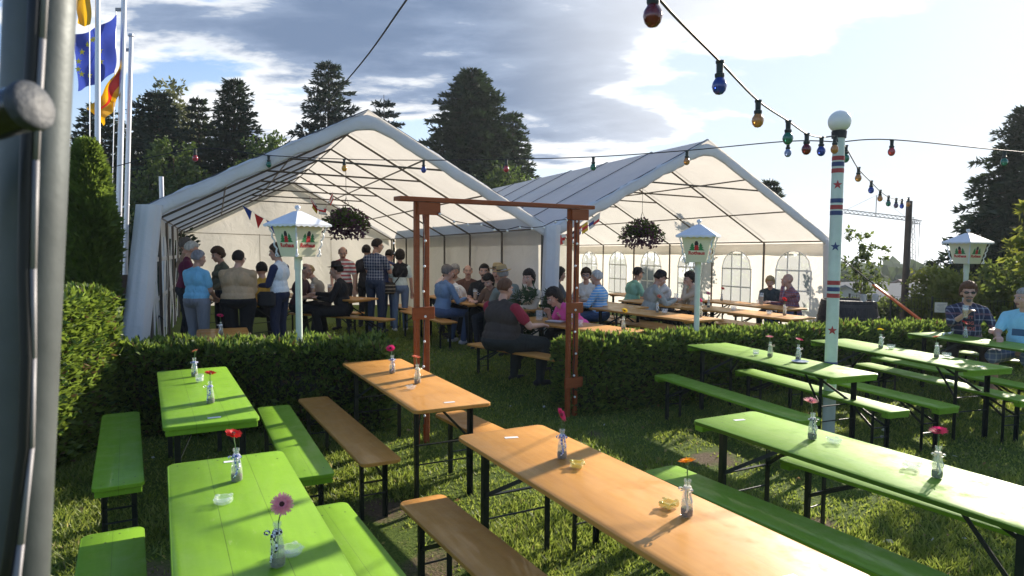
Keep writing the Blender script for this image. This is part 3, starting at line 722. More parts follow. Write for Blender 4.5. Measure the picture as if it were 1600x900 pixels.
# gathered fabric sleeves round the front legs
def sleeve(root, top, bot, w, d=.13):
    mb = MB(); top = Vector(top); bot = Vector(bot)
    def fn(u, v):
        a = 2*math.pi*u; c = bot.lerp(top, v); rip = 1+.05*math.sin(a*5+v*3)+.025*math.sin(a*11)
        fl = 1+.12*(1-v)**2
        return (c.x+math.cos(a)*w/2*rip*fl, c.y+math.sin(a)*d*rip*fl, c.z)
    mb.grid(fn, 48, 10); mb.build('leg_sleeve', m_trim, root, smooth=True)
sleeve(t1, (-5.82, -.06, tz(-5.8, 0, 2.12)), (-6.08, -.14, tz(-5.8, 0, -.05)), .31)
sleeve(t2, (.09, -.07, tz(0, 0, 2.10)), (.02, -.12, tz(0, 0, -.05)), .27)
sleeve(t2, (6.45, -.05, tz(6.4, 0, 2.08)), (6.52, -.08, tz(6.4, 0, -.05)), .26)

# ------------------------------------------------------------------ timber arch between the hedges
m_red = wood_mat('red_brown_timber', (.34, .088, .026), (.21, .052, .016), .5, .1)
m_bulbw = principled('milky_bulb', (.85, .85, .82), .25)
m_black = principled('black_rubber', (.012, .012, .013), .5)
def arch():
    A = Vector((-.885, 6.62, 0)); B = Vector((.69, 7.72, 0)); u = (B-A).normalized(); p = Vector((-u.y, u.x, 0))
    root = thing('garden_arch', 'red-brown timber arch of paired posts standing between the two low hedges', 'arch', A, math.atan2(u.y, u.x))
    L = (B-A).length
    for x in (0, L):
        for y in (-.053, .053):
            mb = MB(); mb.box((x+y, 0, 1.17), (.046, .052, 2.42), bev=.004); mb.build('post', m_red, root)
    for x in (0, L):
        mb = MB(); mb.box((x, -.0405, 1.30 if x == 0 else 1.26), (.24, .026, .12), bev=.004); mb.build('cross_board', m_red, root)
        mb = MB(); mb.box((x+.06, -.0445, 2.315), (.24, .034, .12), bev=.004); mb.build('cap_block', m_red, root)
    mb = MB(); mb.box((L, -.0405, .40), (.26, .026, .12), bev=.004); mb.build('cross_board', m_red, root)
    mb = MB(); mb.bar((-.26, 0, 2.4035), (L+.26, 0, 2.4035), .15, .042, bev=.004); mb.build('top_beam', m_red, root)
    # string of small white bulbs stapled to the posts and hung below the beam
    mb = MB(); cord = [(0.0, -.045, .2)]; bl = []
    for i in range(9): cord.append((.012*math.sin(i*2.1), -.045, .3+i*.245))
    for i in range(1, 12):
        e = i/12; cord.append((L*e, -.06, 2.30-.16*math.sin(math.pi*e)+.02*math.sin(i*2)))
    for i in range(9): cord.append((L+.012*math.sin(i*2.4), -.045, 2.25-i*.25))
    r = thing('string_of_fairy_lights', 'thin cord with small white round bulbs wound up the timber arch', 'string lights', A, math.atan2(u.y, u.x))
    mb.tube(cord, .005, 5); mb.build('cord', m_black, r)
    for i, c in enumerate(cord[1:]):
        if i in (8,): continue
        b = MB(); b.ell((c[0], c[1]-.016, c[2]-.012), (.0135, .0135, .0135), 10, 7); b.build('bulb', m_bulbw, r, True)
arch()

# ------------------------------------------------------------------ lanterns with the brewery emblem
m_cream = principled('cream_lamp_glass', (.74, .72, .52), .35, bump=.05, bscale=20, var=.04)
m_mint = principled('pale_mint_paint', (.62, .70, .60), .4, bump=.1, bscale=40, var=.08, vscale=9)
m_lroof = principled('white_lamp_roof', (.72, .75, .80), .35, var=.07, vscale=8)
m_egreen = principled('emblem_green', (.03, .22, .07), .6); m_ered = principled('emblem_red', (.55, .02, .025), .6); m_edark = principled('emblem_dark', (.03, .025, .03), .6)
def text_mesh(txt, size, extrude=.001, offset=0.0):
    cu = bpy.data.curves.new('lettering', 'FONT'); cu.body = txt; cu.size = size; cu.extrude = extrude; cu.align_x = 'CENTER'; cu.offset = offset; cu.resolution_u = 3
    o = bpy.data.objects.new('lettering', cu); S.collection.objects.link(o)
    me = bpy.data.meshes.new_from_object(o.evaluated_get(bpy.context.evaluated_depsgraph_get()))
    bpy.data.objects.remove(o); bpy.data.curves.remove(cu); me.name = 'lettering'; return me
WORD = text_mesh('Rothaus', .062, .0012, .0022)
def lantern(label, px, Y, py_eave, base_h, rot):
    p = gd(px, Y); ze = topz(px, py_eave, Y)-p[2]; root = thing('beer_garden_lantern', label, 'lantern', p, rot, 'square cream lanterns on pale posts')
    bt, bb, bh = .185, .125, .335
    mb = MB(); mb.tube([(0, 0, -.05), (0, 0, ze-bh-.06)], .035, 14); mb.tube([(0, 0, ze-bh-.14), (0, 0, ze-bh+.01)], .042, 14); mb.build('lamp_post', m_mint, root, smooth='auto')
    mb = MB()
    for q in range(4):
        c, s = math.cos(q*math.pi/2), math.sin(q*math.pi/2)
        def rp(x, y, z): return (c*x-s*y, s*x+c*y, z)
        mb.quad(rp(-bb, -bb, ze-bh), rp(bb, -bb, ze-bh), rp(bt, -bt, ze), rp(-bt, -bt, ze))
    mb.quad((-bb, -bb, ze-bh), (-bb, bb, ze-bh), (bb, bb, ze-bh), (bb, -bb, ze-bh)); mb.build('glass_body', m_cream, root)
    mb = MB()                                    # scalloped iron edges
    for sx in (-1, 1):
        for sy in (-1, 1):
            pts = []
            for i in range(29):
                v = i/28; r = bb+(bt-bb)*v+.012+.012*abs(math.sin(v*math.pi*4)); pts.append((sx*r, sy*r, ze-bh+bh*v))
            mb = MB(); mb.tube(pts, .009, 6); mb.tube([(sx*(bb+.03)+.02*math.cos(a*math.pi/5), sy*(bb+.03), ze-bh+.02+.02*math.sin(a*math.pi/5)) for a in range(11)], .005, 5); mb.build('scroll_edge', m_lroof, root)
    mb = MB(); ro = .25; n = 13; ring = []
    for q in range(4):
        for i in range(n):
            x = -ro+2*ro*i/n; y = -ro; c, s = math.cos(q*math.pi/2), math.sin(q*math.pi/2)
            dz = -.022 if i % 2 else -.010
            ring.append((c*x-s*y, s*x+c*y, ze+dz))
    N = len(ring)
    for q in range(4):
        for i in range(n):
            a = ring[q*n+i]; b = ring[(q*n+i+1) % N]; a2 = (a[0], a[1], ze+.008); b2 = (b[0], b[1], ze+.008)
            mb.quad(a, b, b2, a2); mb.quad(a2, b2, (b2[0]*.12, b2[1]*.12, ze+.15), (a2[0]*.12, a2[1]*.12, ze+.15))
    mb.quad(*[(x, y, ze+.004) for x, y in ((-ro+.005, ro-.005), (ro-.005, ro-.005), (ro-.005, -ro+.005), (-ro+.005, -ro+.005))])
    mb.quad(*[(x, y, ze+.15) for x, y in ((-ro*.12, -ro*.12), (ro*.12, -ro*.12), (ro*.12, ro*.12), (-ro*.12, ro*.12))])
    mb.build('lamp_roof', m_lroof, root)
    mb = MB(); mb.lathe([(.012, ze+.15), (.014, ze+.165), (.03, ze+.18), (.03, ze+.197), (.018, ze+.212), (0, ze+.215)], 12); mb.build('finial', m_lroof, root, True)
    # emblem: firs either side of a plain red upright shape, the word below
    tilt = math.atan2(bt-bb, bh)
    for q in range(4):
        M = Matrix.Rotation(q*math.pi/2, 4, 'Z') @ Matrix.Translation((0, -(bb+bt)/2-.003, ze-bh*.44)) @ Matrix.Rotation(R(90)+tilt, 4, 'X')
        e = MB()
        for sx in (-1, 1):
            for (w, y0, y1) in ((.046, -.035, .012), (.036, -.005, .035), (.024, .022, .062)):
                e.prism([(sx*.052-w, y0), (sx*.052+w, y0), (sx*.052, y1)], .0012+.0004*(y0 > -.03), M, 0)
        e.prism([(-.028, -.035), (.028, -.035), (.022, .03), (-.022, .03)], .0026, M, 1)
        e.prism([(-.022, .031), (.022, .031), (.024, .058), (.012, .085), (-.012, .085), (-.024, .058)], .0026, M, 2)
        em = e.build('emblem', [m_egreen, m_ered, m_edark], root)
        o = bpy.data.objects.new('lettering', WORD); S.collection.objects.link(o); o.parent = em
        if not WORD.materials: WORD.materials.append(m_ered)
        o.matrix_basis = M @ Matrix.Translation((0, -.088, .0013))
lantern('large cream lantern on a pale post in the short hedge before the left tent', 466, 7.3, 352, .9, R(-31))
lantern('cream lantern on a pale post in the long hedge, in front of the right tent', 1091, 8.75, 369, .9, R(-24))
lantern('cream lantern before the dark spruce, above the man in sunglasses', 1511, 10.8, 379, .9, R(18))

# ------------------------------------------------------------------ painted mast with globe
def mast():
    b = Vector((3.33, 7.01, 0)); top = dp(1311, 213, 7.05); d = top-b; L = d.length; q = Vector((0, 0, 1)).rotation_difference(d)
    root = thing('lamp_mast', 'pale mint round mast painted with stripes and stars, a white globe on top', 'lamp post', b)
    root.rotation_mode = 'QUATERNION'; root.rotation_quaternion = q
    r = .062
    mb = MB(); mb.lathe([(r, -.05), (r*.98, L*.5), (r*.92, L)], 24); mb.build('mast_tube', m_mint, root, 'auto')
    def zpix(py): return L*(680-py)/(680-213)
    red = principled('stripe_red', (.42, .05, .045), .5, var=.15); blue = principled('stripe_blue', (.035, .06, .17), .5, var=.15)
    for i, (py, c) in enumerate([(247, red), (256, blue), (266, red), (312, blue), (322, red), (331, blue), (439, red), (449, blue), (459, red), (566, blue)]):
        z = zpix(py); rr_ = r*(1-.07*z/L)+.0025; mb = MB(); mb.lathe([(rr_, z-.022), (rr_, z+.022)], 24); mb.build('stripe', c, root, 'auto')
    for py, c in ((288, red), (383, blue), (513, red)):
        z = zpix(py); a0 = math.atan2(-7, -3.3)+.05; mb = MB(); rr_ = r*(1-.07*z/L)+.003
        flat = []
        for i in range(10):
            ra = .050 if i % 2 == 0 else .020; a = math.pi/2+i*math.pi/5
            flat.append((ra*math.cos(a), ra*math.sin(a)))
        for i in range(10):
            NS = 5; A_, B_ = flat[i], flat[(i+1) % 10]
            def cy(a, b): t_, z_ = A_[0]*a+B_[0]*b, A_[1]*a+B_[1]*b; return (rr_*math.cos(a0+t_/rr_), rr_*math.sin(a0+t_/rr_), z+z_)
            for ia in range(NS):
                for ib in range(NS-ia):
                    mb.quad(cy(ia/NS, ib/NS), cy((ia+1)/NS, ib/NS), cy(ia/NS, (ib+1)/NS))
                    if ia+ib < NS-1: mb.quad(cy((ia+1)/NS, ib/NS), cy((ia+1)/NS, (ib+1)/NS), cy(ia/NS, (ib+1)/NS))
        mb.build('star', c, root)
    mb = MB(); mb.lathe([(.07, L-.02), (.075, L+.05), (.06, L+.06)], 16); mb.build('collar', m_black, root, 'auto')
    mb = MB(); mb.ell((0, 0, L+.15), (.112, .112, .112), 28, 18); mb.build('globe', principled('opal_globe', (.85, .84, .78), .25, coat=.3), root, True)
mast()

# ------------------------------------------------------------------ strings of coloured bulbs
BC = {'dark red': (.16, .015, .015), 'blue': (.02, .05, .30), 'orange': (.55, .24, .06), 'green': (.02, .17, .11), 'pale blue': (.25, .32, .55), 'red': (.45, .04, .05), 'yellow': (.70, .34, .03), 'purple': (.10, .07, .14)}
for n_, c in BC.items(): principled('bulb_'+n_, c, .12, .6, coat=.6, trans=.25)
m_cable = principled('black_cable', (.012, .012, .014), .55); m_sock = principled('bulb_socket', (.02, .03, .03), .5)
def string(label, pts, bulbs, r=.007, dia=.078, cat='string lights'):
    root = thing('string_of_bulbs' if bulbs else 'cable', label, cat, pts[0])
    o = Vector(pts[0]); P = [Vector(p)-o for p in pts]
    # smooth the path
    sm = []
    for i in range(len(P)-1):
        p0, p1, p2, p3 = P[max(0, i-1)], P[i], P[i+1], P[min(len(P)-1, i+2)]
        for q in range(6):
            t = q/6; sm.append(.5*((2*p1)+(p2-p0)*t+(2*p0-5*p1+4*p2-p3)*t*t+(3*p1-p0-3*p2+p3)*t**3))
    sm.append(P[-1]); mb = MB(); mb.tube(sm, r, 6); mb.build('cable', m_cable, root, True)
    for p, c in bulbs:
        p = Vector(p)-o; k_ = dia/.078; b = MB()
        # p is the centre of the glass
        b.lathe([(0, -.048*k_), (.018*k_, -.044*k_), (.032*k_, -.028*k_), (.039*k_, -.004*k_), (.036*k_, .016*k_), (.024*k_, .036*k_), (.018*k_, .046*k_)], 16)
        ob = b.build('bulb', MATS['bulb_'+c], root, True); ob.location = p
        s_ = MB(); s_.lathe([(.023*k_, .040*k_), (.026*k_, .05*k_), (.026*k_, .062*k_), (.018*k_, .066*k_), (.019*k_, .115*k_), (.023*k_, .118*k_), (.023*k_, .13*k_), (.0, .132*k_)], 12)
        s_.build('socket', m_sock, ob, 'auto')
def lift(p, dz=.12): return p+Vector((0, 0, dz))
b1 = [(1020, 24, 2.75, 'dark red'), (1124, 134, 3.65, 'blue'), (1184, 188, 4.5, 'orange'), (1231, 216, 5.1, 'green'), (1260, 233, 5.7, 'dark red'), (1283, 236, 6.3, 'blue'), (1304, 233, 6.85, 'orange')]
B1 = [(dp(x, y, Y), c) for x, y, Y, c in b1]
string('string of large coloured bulbs hanging steeply from above down to the striped mast', [dp(930, -150, 2.0), dp(1030, -2, 2.75)]+[lift(p, .125) for p, c in B1[1:]]+[dp(1309, 222, 7.02)], B1)
b2 = [(305, 247, 9.4, 'red'), (420, 257, 9.5, 'green'), (538, 263, 9.4, 'yellow'), (662, 265, 9.2, 'blue'), (791, 264, 8.9, 'red'), (927, 261, 8.5, 'green'), (1073, 252, 8.0, 'orange'), (1231, 239, 7.4, 'pale blue')]
B2 = [(dp(x, y, Y), c) for x, y, Y, c in b2]
string('long level string of coloured bulbs crossing in front of both tents to the striped mast', [dp(150, 268, 9.3)]+[lift(p, .125) for p, c in B2]+[dp(1312, 222, 7.05)], B2, .006, .075)
b3 = [(1393, 237, 7.2, 'red'), (1569, 253, 7.6, 'green')]
B3 = [(dp(x, y, Y), c) for x, y, Y, c in b3]
string('short run of two coloured bulbs going right from the striped mast past the spruce', [dp(1312, 222, 7.08)]+[lift(p, .125) for p, c in B3]+[dp(1700, 246, 7.9)], B3, .006, .075)
b4 = [(1321, 247, 7.6, 'green'), (1341, 278, 9, 'orange'), (1361, 297, 10.2, 'blue'), (1375, 310, 11.2, 'orange'), (1388, 318, 12.2, 'green'), (1400, 321, 13, 'purple'), (1409, 322, 13.7, 'blue'), (1419, 319, 14.3, 'orange')]
B4 = [(dp(x, y, Y), c) for x, y, Y, c in b4]
string('sagging string of coloured bulbs from the striped mast to the brown post', [dp(1312, 224, 7.1)]+[lift(p, .115) for p, c in B4]+[dp(1422, 314, 14.4)], B4, .007, .085)
string('bare black cable slanting up from the left tent ridge to the top of the picture', [dp(440, 232, 10.2), dp(500, 172, 8.0), dp(565, 98, 5.6), dp(635, 0, 3.9), dp(720, -120, 2.8)], [], .006, cat='cable')

# ------------------------------------------------------------------ brown post, strap, barrel, notice, fence
p = gd(1416, 14.5); zt = topz(1421, 314, 14.5)
mb = MB(); mb.tube([(p[0], p[1], p[2]-.1), (dp(1421, 314, 14.5).x, 14.5, zt)], [.075, .06], 10)
tag(mb.build('wooden_post', principled('weathered_post', (.075, .058, .045), .8, bump=.4, var=.3), smooth='auto'), 'plain brown wooden post carrying the end of the bulb string, near the crane', 'post')
mb = MB(); a = dp(1313, 402, 13.0); m_ = dp(1366, 445, 12.6); b = dp(1446, 506, 11.9)
root = thing('tent_guy_strap', 'tent tie-down strap, black above and orange below, slanting down to the hedge', 'strap', a)
mb.bar((0, 0, 0), m_-a, .05, .012); mb.build('black_strap', principled('black_webbing', (.015, .015, .016), .95, .05), root)
mb = MB(); mb.bar(m_-a, b-a, .085, .03); mb.bar(m_-a+Vector((.02, .1, 0)), b-a+Vector((.05, .1, 0)), .06, .02); mb.build('orange_strap', principled('orange_webbing', (.85, .14, .02), .6), root)
p = gd(1328, 12.4)
root = thing('wooden_barrel', 'dark upright wooden barrel with iron hoops behind the long hedge by the right tent', 'barrel', (p[0], p[1], p[2]), R(10))
M = None; mb = MB(); BZ = topz(1328, 468, 12.4)-p[2]
prof = [(.46, 0), (.53, .25*BZ), (.535, .45*BZ), (.50, .75*BZ), (.455, BZ), (.43, BZ), (.42, BZ-.04)]
mb.lathe([(0, .0)]+prof+[(0, BZ-.04)], 32, M=M); mb.build('barrel_body', principled('barrel_oak', (.022, .02, .022), .6, bump=.5, bscale=9, var=.5, stretch=(9, 9, 1)), root, 'auto')
for x, r_ in ((.12*BZ, .50), (.30*BZ, .536), (.66*BZ, .517), (.90*BZ, .474)):
    mb = MB(); mb.lathe([(r_+.005, x-.025), (r_+.003, x+.025)], 32); mb.build('hoop', principled('hoop_iron', (.05, .05, .055), .45, metal=.6), root, 'auto')
# planter glasses on the barrel
for i, (dx, lab) in enumerate([(-.05, 'left clear glass jar standing on the dark barrel'), (.16, 'right clear glass jar standing on the dark barrel')]):
    mb = MB(); mb.lathe([(.05, 0), (.06, .02), (.055, .12), (.045, .13), (.05, .02), (0, .015)], 12)
    o = mb.build('glass_jar', principled('dull_glass', (.75, .78, .78), .15, trans=.6), smooth='auto'); o.location = (p[0]+.12+dx, p[1]-.40, p[2]+BZ); tag(o, lab, 'jar')
pn = gd(1474, 12.6); zt = topz(1474, 473, 12.6); zb = topz(1474, 488, 12.6)
root = thing('notice_board', 'small cream notice with fine print fixed to the wire fence', 'sign', (pn[0], pn[1], 0), R(-12))
mb = MB(); mb.box((0, 0, (zt+zb)/2), (.21, .012, (zt-zb)*1.05), bev=.002); mb.build('panel', principled('notice_cream', (.72, .68, .55), .6), root)
mb = MB()
for i in range(6): mb.box((random.Random(i).uniform(-.012, .012), -.0075, zt-.03-i*.024), (.15-.03*(i % 3), .003, .006))
mb.build('print_lines', principled('faded_print', (.36, .33, .28), .8), root)
fr = thing('wire_fence', 'low dark wire fence along the right edge of the garden', 'fence', (0, 0, 0)); mw = principled('fence_wire', (.05, .06, .05), .5, metal=.5)
fp = [gd(px, Y) for px, Y in ((1330, 13.6), (1395, 13.3), (1460, 13.0), (1525, 12.7), (1590, 12.4), (1660, 12.1))]
for q in fp:
    mb = MB(); mb.tube([(q[0], q[1], q[2]-.1), (q[0], q[1], q[2]+1.0)], .02, 7); mb.build('fence_post', mw, fr)
mb = MB()
for i in range(5):
    a, b = Vector(fp[i]), Vector(fp[i+1])
    for z in (.15, .35, .55, .75, .97): mb.tube([a+Vector((0, 0, z)), b+Vector((0, 0, z))], .004, 4)
    for q in range(1, 12): c = a.lerp(b, q/12); mb.tube([c+Vector((0, 0, .1)), c+Vector((0, 0, .97))], .003, 4)
mb.build('wire_mesh', mw, fr)
# spiky plant beside the barrel
p = gd(1388, 12.7); root = thing('spiky_plant', 'bright green spiky plant between the barrel and the brown post', 'plant', p)
mb = MB(); rd = random.Random(8)
for i in range(34):
    a = rd.uniform(0, 6.28); le = rd.uniform(.45, .8); o = rd.uniform(.15, .6); w = .025; d = Vector((math.cos(a), math.sin(a), 0)); s_ = Vector((-d.y, d.x, 0))*w
    m1 = d*le*o*.5+Vector((0, 0, le*.6)); tp = d*le*o*1.2+Vector((0, 0, le*.85))
    mb.quad(-s_, s_, m1+s_, m1-s_); mb.quad(m1-s_, m1+s_, tp)
mb.build('leaf_rosette', leaf_mat('yucca_green', (.10, .17, .03), .35, .3), root)

# ------------------------------------------------------------------ houses and crane far behind
def longhouse(label, px, Y, py_e, w, d, rh, rot, roof, wallc):
    p = dp(px, py_e, Y); z0 = g(p.x, p.y); eh = p.z-z0; root = thing('house', label, 'house', (p.x, p.y, z0), rot)
    mb = MB(); mb.box((0, 0, eh/2-.5), (w, d, eh+1)); 
    for sx in (-1, 1): mb.quad((sx*w/2, -d/2, eh), (sx*w/2, d/2, eh), (sx*w/2, 0, eh+rh*.92))
    mb.build('wall', wallc, root)
    mb = MB()
    for sy in (-1, 1): mb.bar((0, sy*(d/4+.2), eh+rh/2-.05), (.001, sy*(d/4+.2), eh+rh/2-.05), 1, 1) if False else None
    for sy in (-1, 1):
        a = Vector((-w/2-.4, 0, eh+rh)); b = Vector((w/2+.4, 0, eh+rh)); e = Vector((0, sy*(d/2+.5), -rh*1.1))
        mb.quad(a, b, b+e, a+e); dn = Vector((0, 0, -.15)); mb.quad(a+dn, a+e+dn, b+e+dn, b+dn); mb.quad(a+e, b+e, b+e+dn, a+e+dn); mb.quad(a, a+e, a+e+dn, a+dn); mb.quad(b, b+dn, b+e+dn, b+e)
    mb.build('roof', roof, root)
    for i in range(4):
        mb = MB(); mb.box((-w/2+w*(i+.5)/4, -d/2-.02, eh*.55), (1.1, .06, .9)); mb.build('window', principled('dark_window', (.03, .035, .04), .2), root)
longhouse('pale metal-roofed long house beyond the barrel', 1385, 62, 470, 11, 8, 1.6, R(28), principled('pale_metal_roof', (.16, .17, .18), .95, .05, var=.06, vscale=.6), principled('house_wall', (.45, .42, .38), .8))
longhouse('white-roofed shed beyond the striped mast, left of the pale long house', 1325, 70, 460, 10, 7, 1.3, R(24), principled('white_roof', (.20, .20, .20), .95, .05), MATS['house_wall'])
longhouse('red-brown roofed house behind the brown post', 1450, 72, 462, 8, 7, 1.8, R(20), principled('brown_roof', (.20, .12, .10), .8, var=.15), MATS['house_wall'])
def crane():
    Y = 150; base = dp(1426, 468, Y); top = dp(1423, 345, Y); a = dp(1318, 330, Y); root = thing('tower_crane', 'distant tower crane with a long jib above the valley trees', 'crane', base)
    yel = principled('crane_grey', (.16, .15, .14), .6); red = principled('crane_red', (.40, .09, .05), .6)
    def lattice(p, q, w, n, up, mat, name, r=.06):
        p = Vector(p); q = Vector(q); d = (q-p).normalized(); u = Vector(up).cross(d).normalized()*w/2; v = d.cross(u).normalized()*w/2; mb = MB()
        cs = [u+v, u-v, -u-v, -u+v]
        for c in cs: mb.bar(p+c, q+c, r*1.5, r*1.5)
        for i in range(n):
            e0, e1 = p.lerp(q, i/n), p.lerp(q, (i+1)/n)
            for j in range(4): mb.bar(e0+cs[j], e1+cs[(j+1) % 4], r, r)
        return mb.build(name, mat, root)
    o = base; mid = (top-o)*.42
    lattice((0, 0, -2), mid, 1.4, 9, (0, 1, 0), red, 'mast_base', .10); lattice(mid, (top-o), 1.1, 9, (0, 1, 0), yel, 'mast', .06)
    j0 = top-o; j1 = a-o
    lattice(j0+Vector((.5, 0, .3)), j1, .75, 16, (0, 1, 0), yel, 'jib', .075)
    lattice(j0, j0+Vector((2.6, 1, -.3)), .8, 4, (0, 1, 0), yel, 'counter_jib', .08)
    mb = MB(); c = j0.lerp(j1, .52); mb.bar(c, c+Vector((0, 0, 4.5)), .14, .14); mb.bar(c+Vector((0, 0, 4.5)), j1, .05, .05); mb.bar(c+Vector((0, 0, 4.5)), j0, .05, .05); mb.build('stay', yel, root)
    mb = MB(); c = j0.lerp(j1, .06)+Vector((0, 0, -3)); mb.bar(c, c+Vector((0, 0, -6)), .05, .05); mb.box(c+Vector((0, 0, -6)), (.6, .5, 1.8)); mb.build('hook_block', yel, root)
    mb = MB(); mb.box(j0+Vector((2.6, 1, -6)), (.1, .1, 12)); mb.build('hanging_rope', yel, root)
crane()

# ------------------------------------------------------------------ flagpoles and flags
m_alu = principled('aluminium_pole', (.62, .63, .66), .35, metal=.5)
def flagpole(label, px0, py0, px1, Y, r):
    b = gd(px1, Y); top = dp(px0, py0, Y); root = thing('flagpole', label, 'flagpole', b, 0, 'white metal flagpoles'); d = top-Vector(b)
    mb = MB(); mb.tube([(0, 0, -.1), d*.5, d], [r, r*.95, r*.8], 12); mb.build('pole', m_alu, root, 'auto')
    mb = MB(); mb.lathe([(r*.9, 0), (r*1.2, .02), (r*1.0, .06), (0, .08)], 10, o=d); mb.build('pole_cap', m_alu, root)
    mb = MB(); mb.box(d+Vector((-.09, 0, -.25)), (.16, .03, .06)); mb.build('rope_bracket', principled('grey_fitting', (.3, .31, .33), .5), root)
    mb = MB(); mb.tube([d+Vector((-.16, 0, -.25)), d*.5+Vector((-.14, 0, 0)), d*.12+Vector((-.13, 0, 0))], .008, 4); mb.build('halyard', m_alu, root)
    mb = MB(); c = d*.42; mb.bar(c+Vector((-.22, 0, -.1)), c+Vector((.05, 0, .02)), .03, .03); mb.build('cleat_arm', m_alu, root)
flagpole('left flagpole, partly hidden by the tall column-shaped evergreen', 153, -70, 148, 12.2, .05)
flagpole('middle flagpole, the one flying the yellow-red flag', 194, -6, 178, 13.2, .058)
flagpole('shortest flagpole, its cap in view right of the others', 205, 58, 190, 13.8, .05)
p0 = gd(255, 13.5); mb = MB(); mb.tube([(p0[0], p0[1], p0[2]), (p0[0], p0[1], topz(255, 276, 13.5))], .045, 10)
tag(mb.build('metal_post', m_alu, smooth='auto'), 'short plain white metal post behind the left tent roof', 'post')
def flag(label, corners, Y, mats, mi, nu=26, nv=16, amp=.06):
    """corners in the order hoist top, hoist bottom, fly top, fly bottom"""
    ht, hb_, ft, fb = [dp(px, py, Y) for px, py in corners]; root = thing('flag', label, 'flag', ht)
    def fn(u, v):
        p = ht.lerp(ft, u).lerp(hb_.lerp(fb, u), v)-ht
        return p+Vector((.02*math.sin(v*9+u*6), amp*math.sin(u*11+v*3.5)*(.2+u)+amp*.6*math.sin(u*5-v*7), -.03*math.sin(u*math.pi)))
    mb = MB(); mb.grid(fn, nu, nv, mi); mb.build('cloth', mats, root, True); return root, fn
m_fblue = fabric_mat('flag_blue', (.035, .06, .36), (.06, .10, .55), .35, .1); m_fyel = fabric_mat('flag_yellow', (.75, .42, .01), (.9, .5, .01), .4, .1); m_fred = fabric_mat('flag_red', (.50, .03, .02), (.75, .04, .02), .4, .1)
r_, fn = flag('blue flag with yellow stars blowing left between the poles', [(182, 22), (179, 114), (117, 58), (119, 142)], 12.9, [m_fblue], 0)
mst = principled('star_yellow', (.8, .66, .05), .6)
for i in range(12):
    a = i*math.pi/6; u0, v0 = .60+.27*math.cos(a), .5+.33*math.sin(a); mb = MB()
    c = Vector(fn(u0, v0))+Vector((0, -.012, 0)); pts = []
    for q in range(10):
        ra = .065 if q % 2 == 0 else .027; aa = math.pi/2+q*math.pi/5; pts.append(c+Vector((ra*math.cos(aa), -.008, ra*math.sin(aa))))
    for q in range(10): mb.quad(c+Vector((0, -.016, 0)), pts[q], pts[(q+1) % 10])
    mb.build('star', mst, r_)
flag('yellow and red banded flag drooping from the middle flagpole', [(189, 90), (187, 150), (143, 172), (158, 196)], 13.15, [m_fyel, m_fred], lambda i, j: 1 if 5 <= j < 10 else 0, amp=.08)
flag('plain yellow flag cut off by the top left corner of the picture', [(141, -60), (141, 39), (118, -50), (119, 36)], 12.1, [m_fyel], 0, amp=.03)
# column evergreen, brown eaves behind it, bin and tub in the shade
thuja('tall column-shaped dark green evergreen in front of the flagpoles', (dp(138, 300, 8.6).x, 8.6, g(-5.3, 8.6)), topz(146, 228, 8.6)-g(-5.3, 8.6), .27, 61)
L = gd(135, 16.0); root = thing('garden_shed', 'brown-fascia shed roof showing behind the column-shaped evergreen', 'shed', L, R(33)); zt = topz(140, 247, 16)-L[2]
mb = MB(); mb.box((0, .9, zt/2-.1), (.85, 1.6, zt-.2)); mb.build('wall', principled('shed_wall', (.035, .028, .022), .85, var=.3), root)
mb = MB(); mb.box((0, .85, zt-.02), (1.0, 2.2, .06)); mb.build('roof', principled('shed_roof', (.12, .11, .11), .8), root)
mb = MB(); mb.box((0, -.27, zt-.22), (1.0, .04, .36)); mb.build('fascia', principled('fascia_brown', (.42, .24, .15), .7, var=.15), root)
gb = dp(131, 424, 8.45); root = thing('plastic_lampshade', 'green plastic lamp hanging on the column-shaped evergreen', 'lamp', gb)
mb = MB(); mb.lathe([(.0, -.085), (.04, -.08), (.052, -.05), (.05, .05), (.035, .075), (.015, .085), (0, .086)], 16); mb.build('shade', principled('lamp_green', (.02, .42, .10), .35), root, True)
mb = MB(); mb.tube([(0, 0, .08), (.02, .03, .2)], .008, 5); mb.build('cord', m_black, root)
p = gd(193, 10.6); root = thing('waste_bin', 'dark plastic bin in the shade beside the left tent leg', 'bin', p, R(-15))
mb = MB(); mb.lathe([(.20, 0), (.24, .75)], 4); mb.build('bin_body', principled('bin_dark', (.015, .018, .024), .5), root)
mb = MB(); mb.lathe([(.26, .752), (.26, .79), (.2, .82), (0, .83)], 4); mb.build('lid', MATS['bin_dark'], root)
mb = MB(); p = gd(188, 11.6); mb.lathe([(.17, 0), (.24, .45), (.24, .6), (.26, .6), (.26, .66), (.2, .66), (.19, .5), (0, .5)], 18)
o = mb.build('wooden_tub', principled('tub_wood', (.10, .07, .045), .8, var=.3), smooth='auto'); o.location = (p[0], p[1], p[2]+.42); tag(o, 'round wooden tub in the shade just above the dark bin', 'tub')

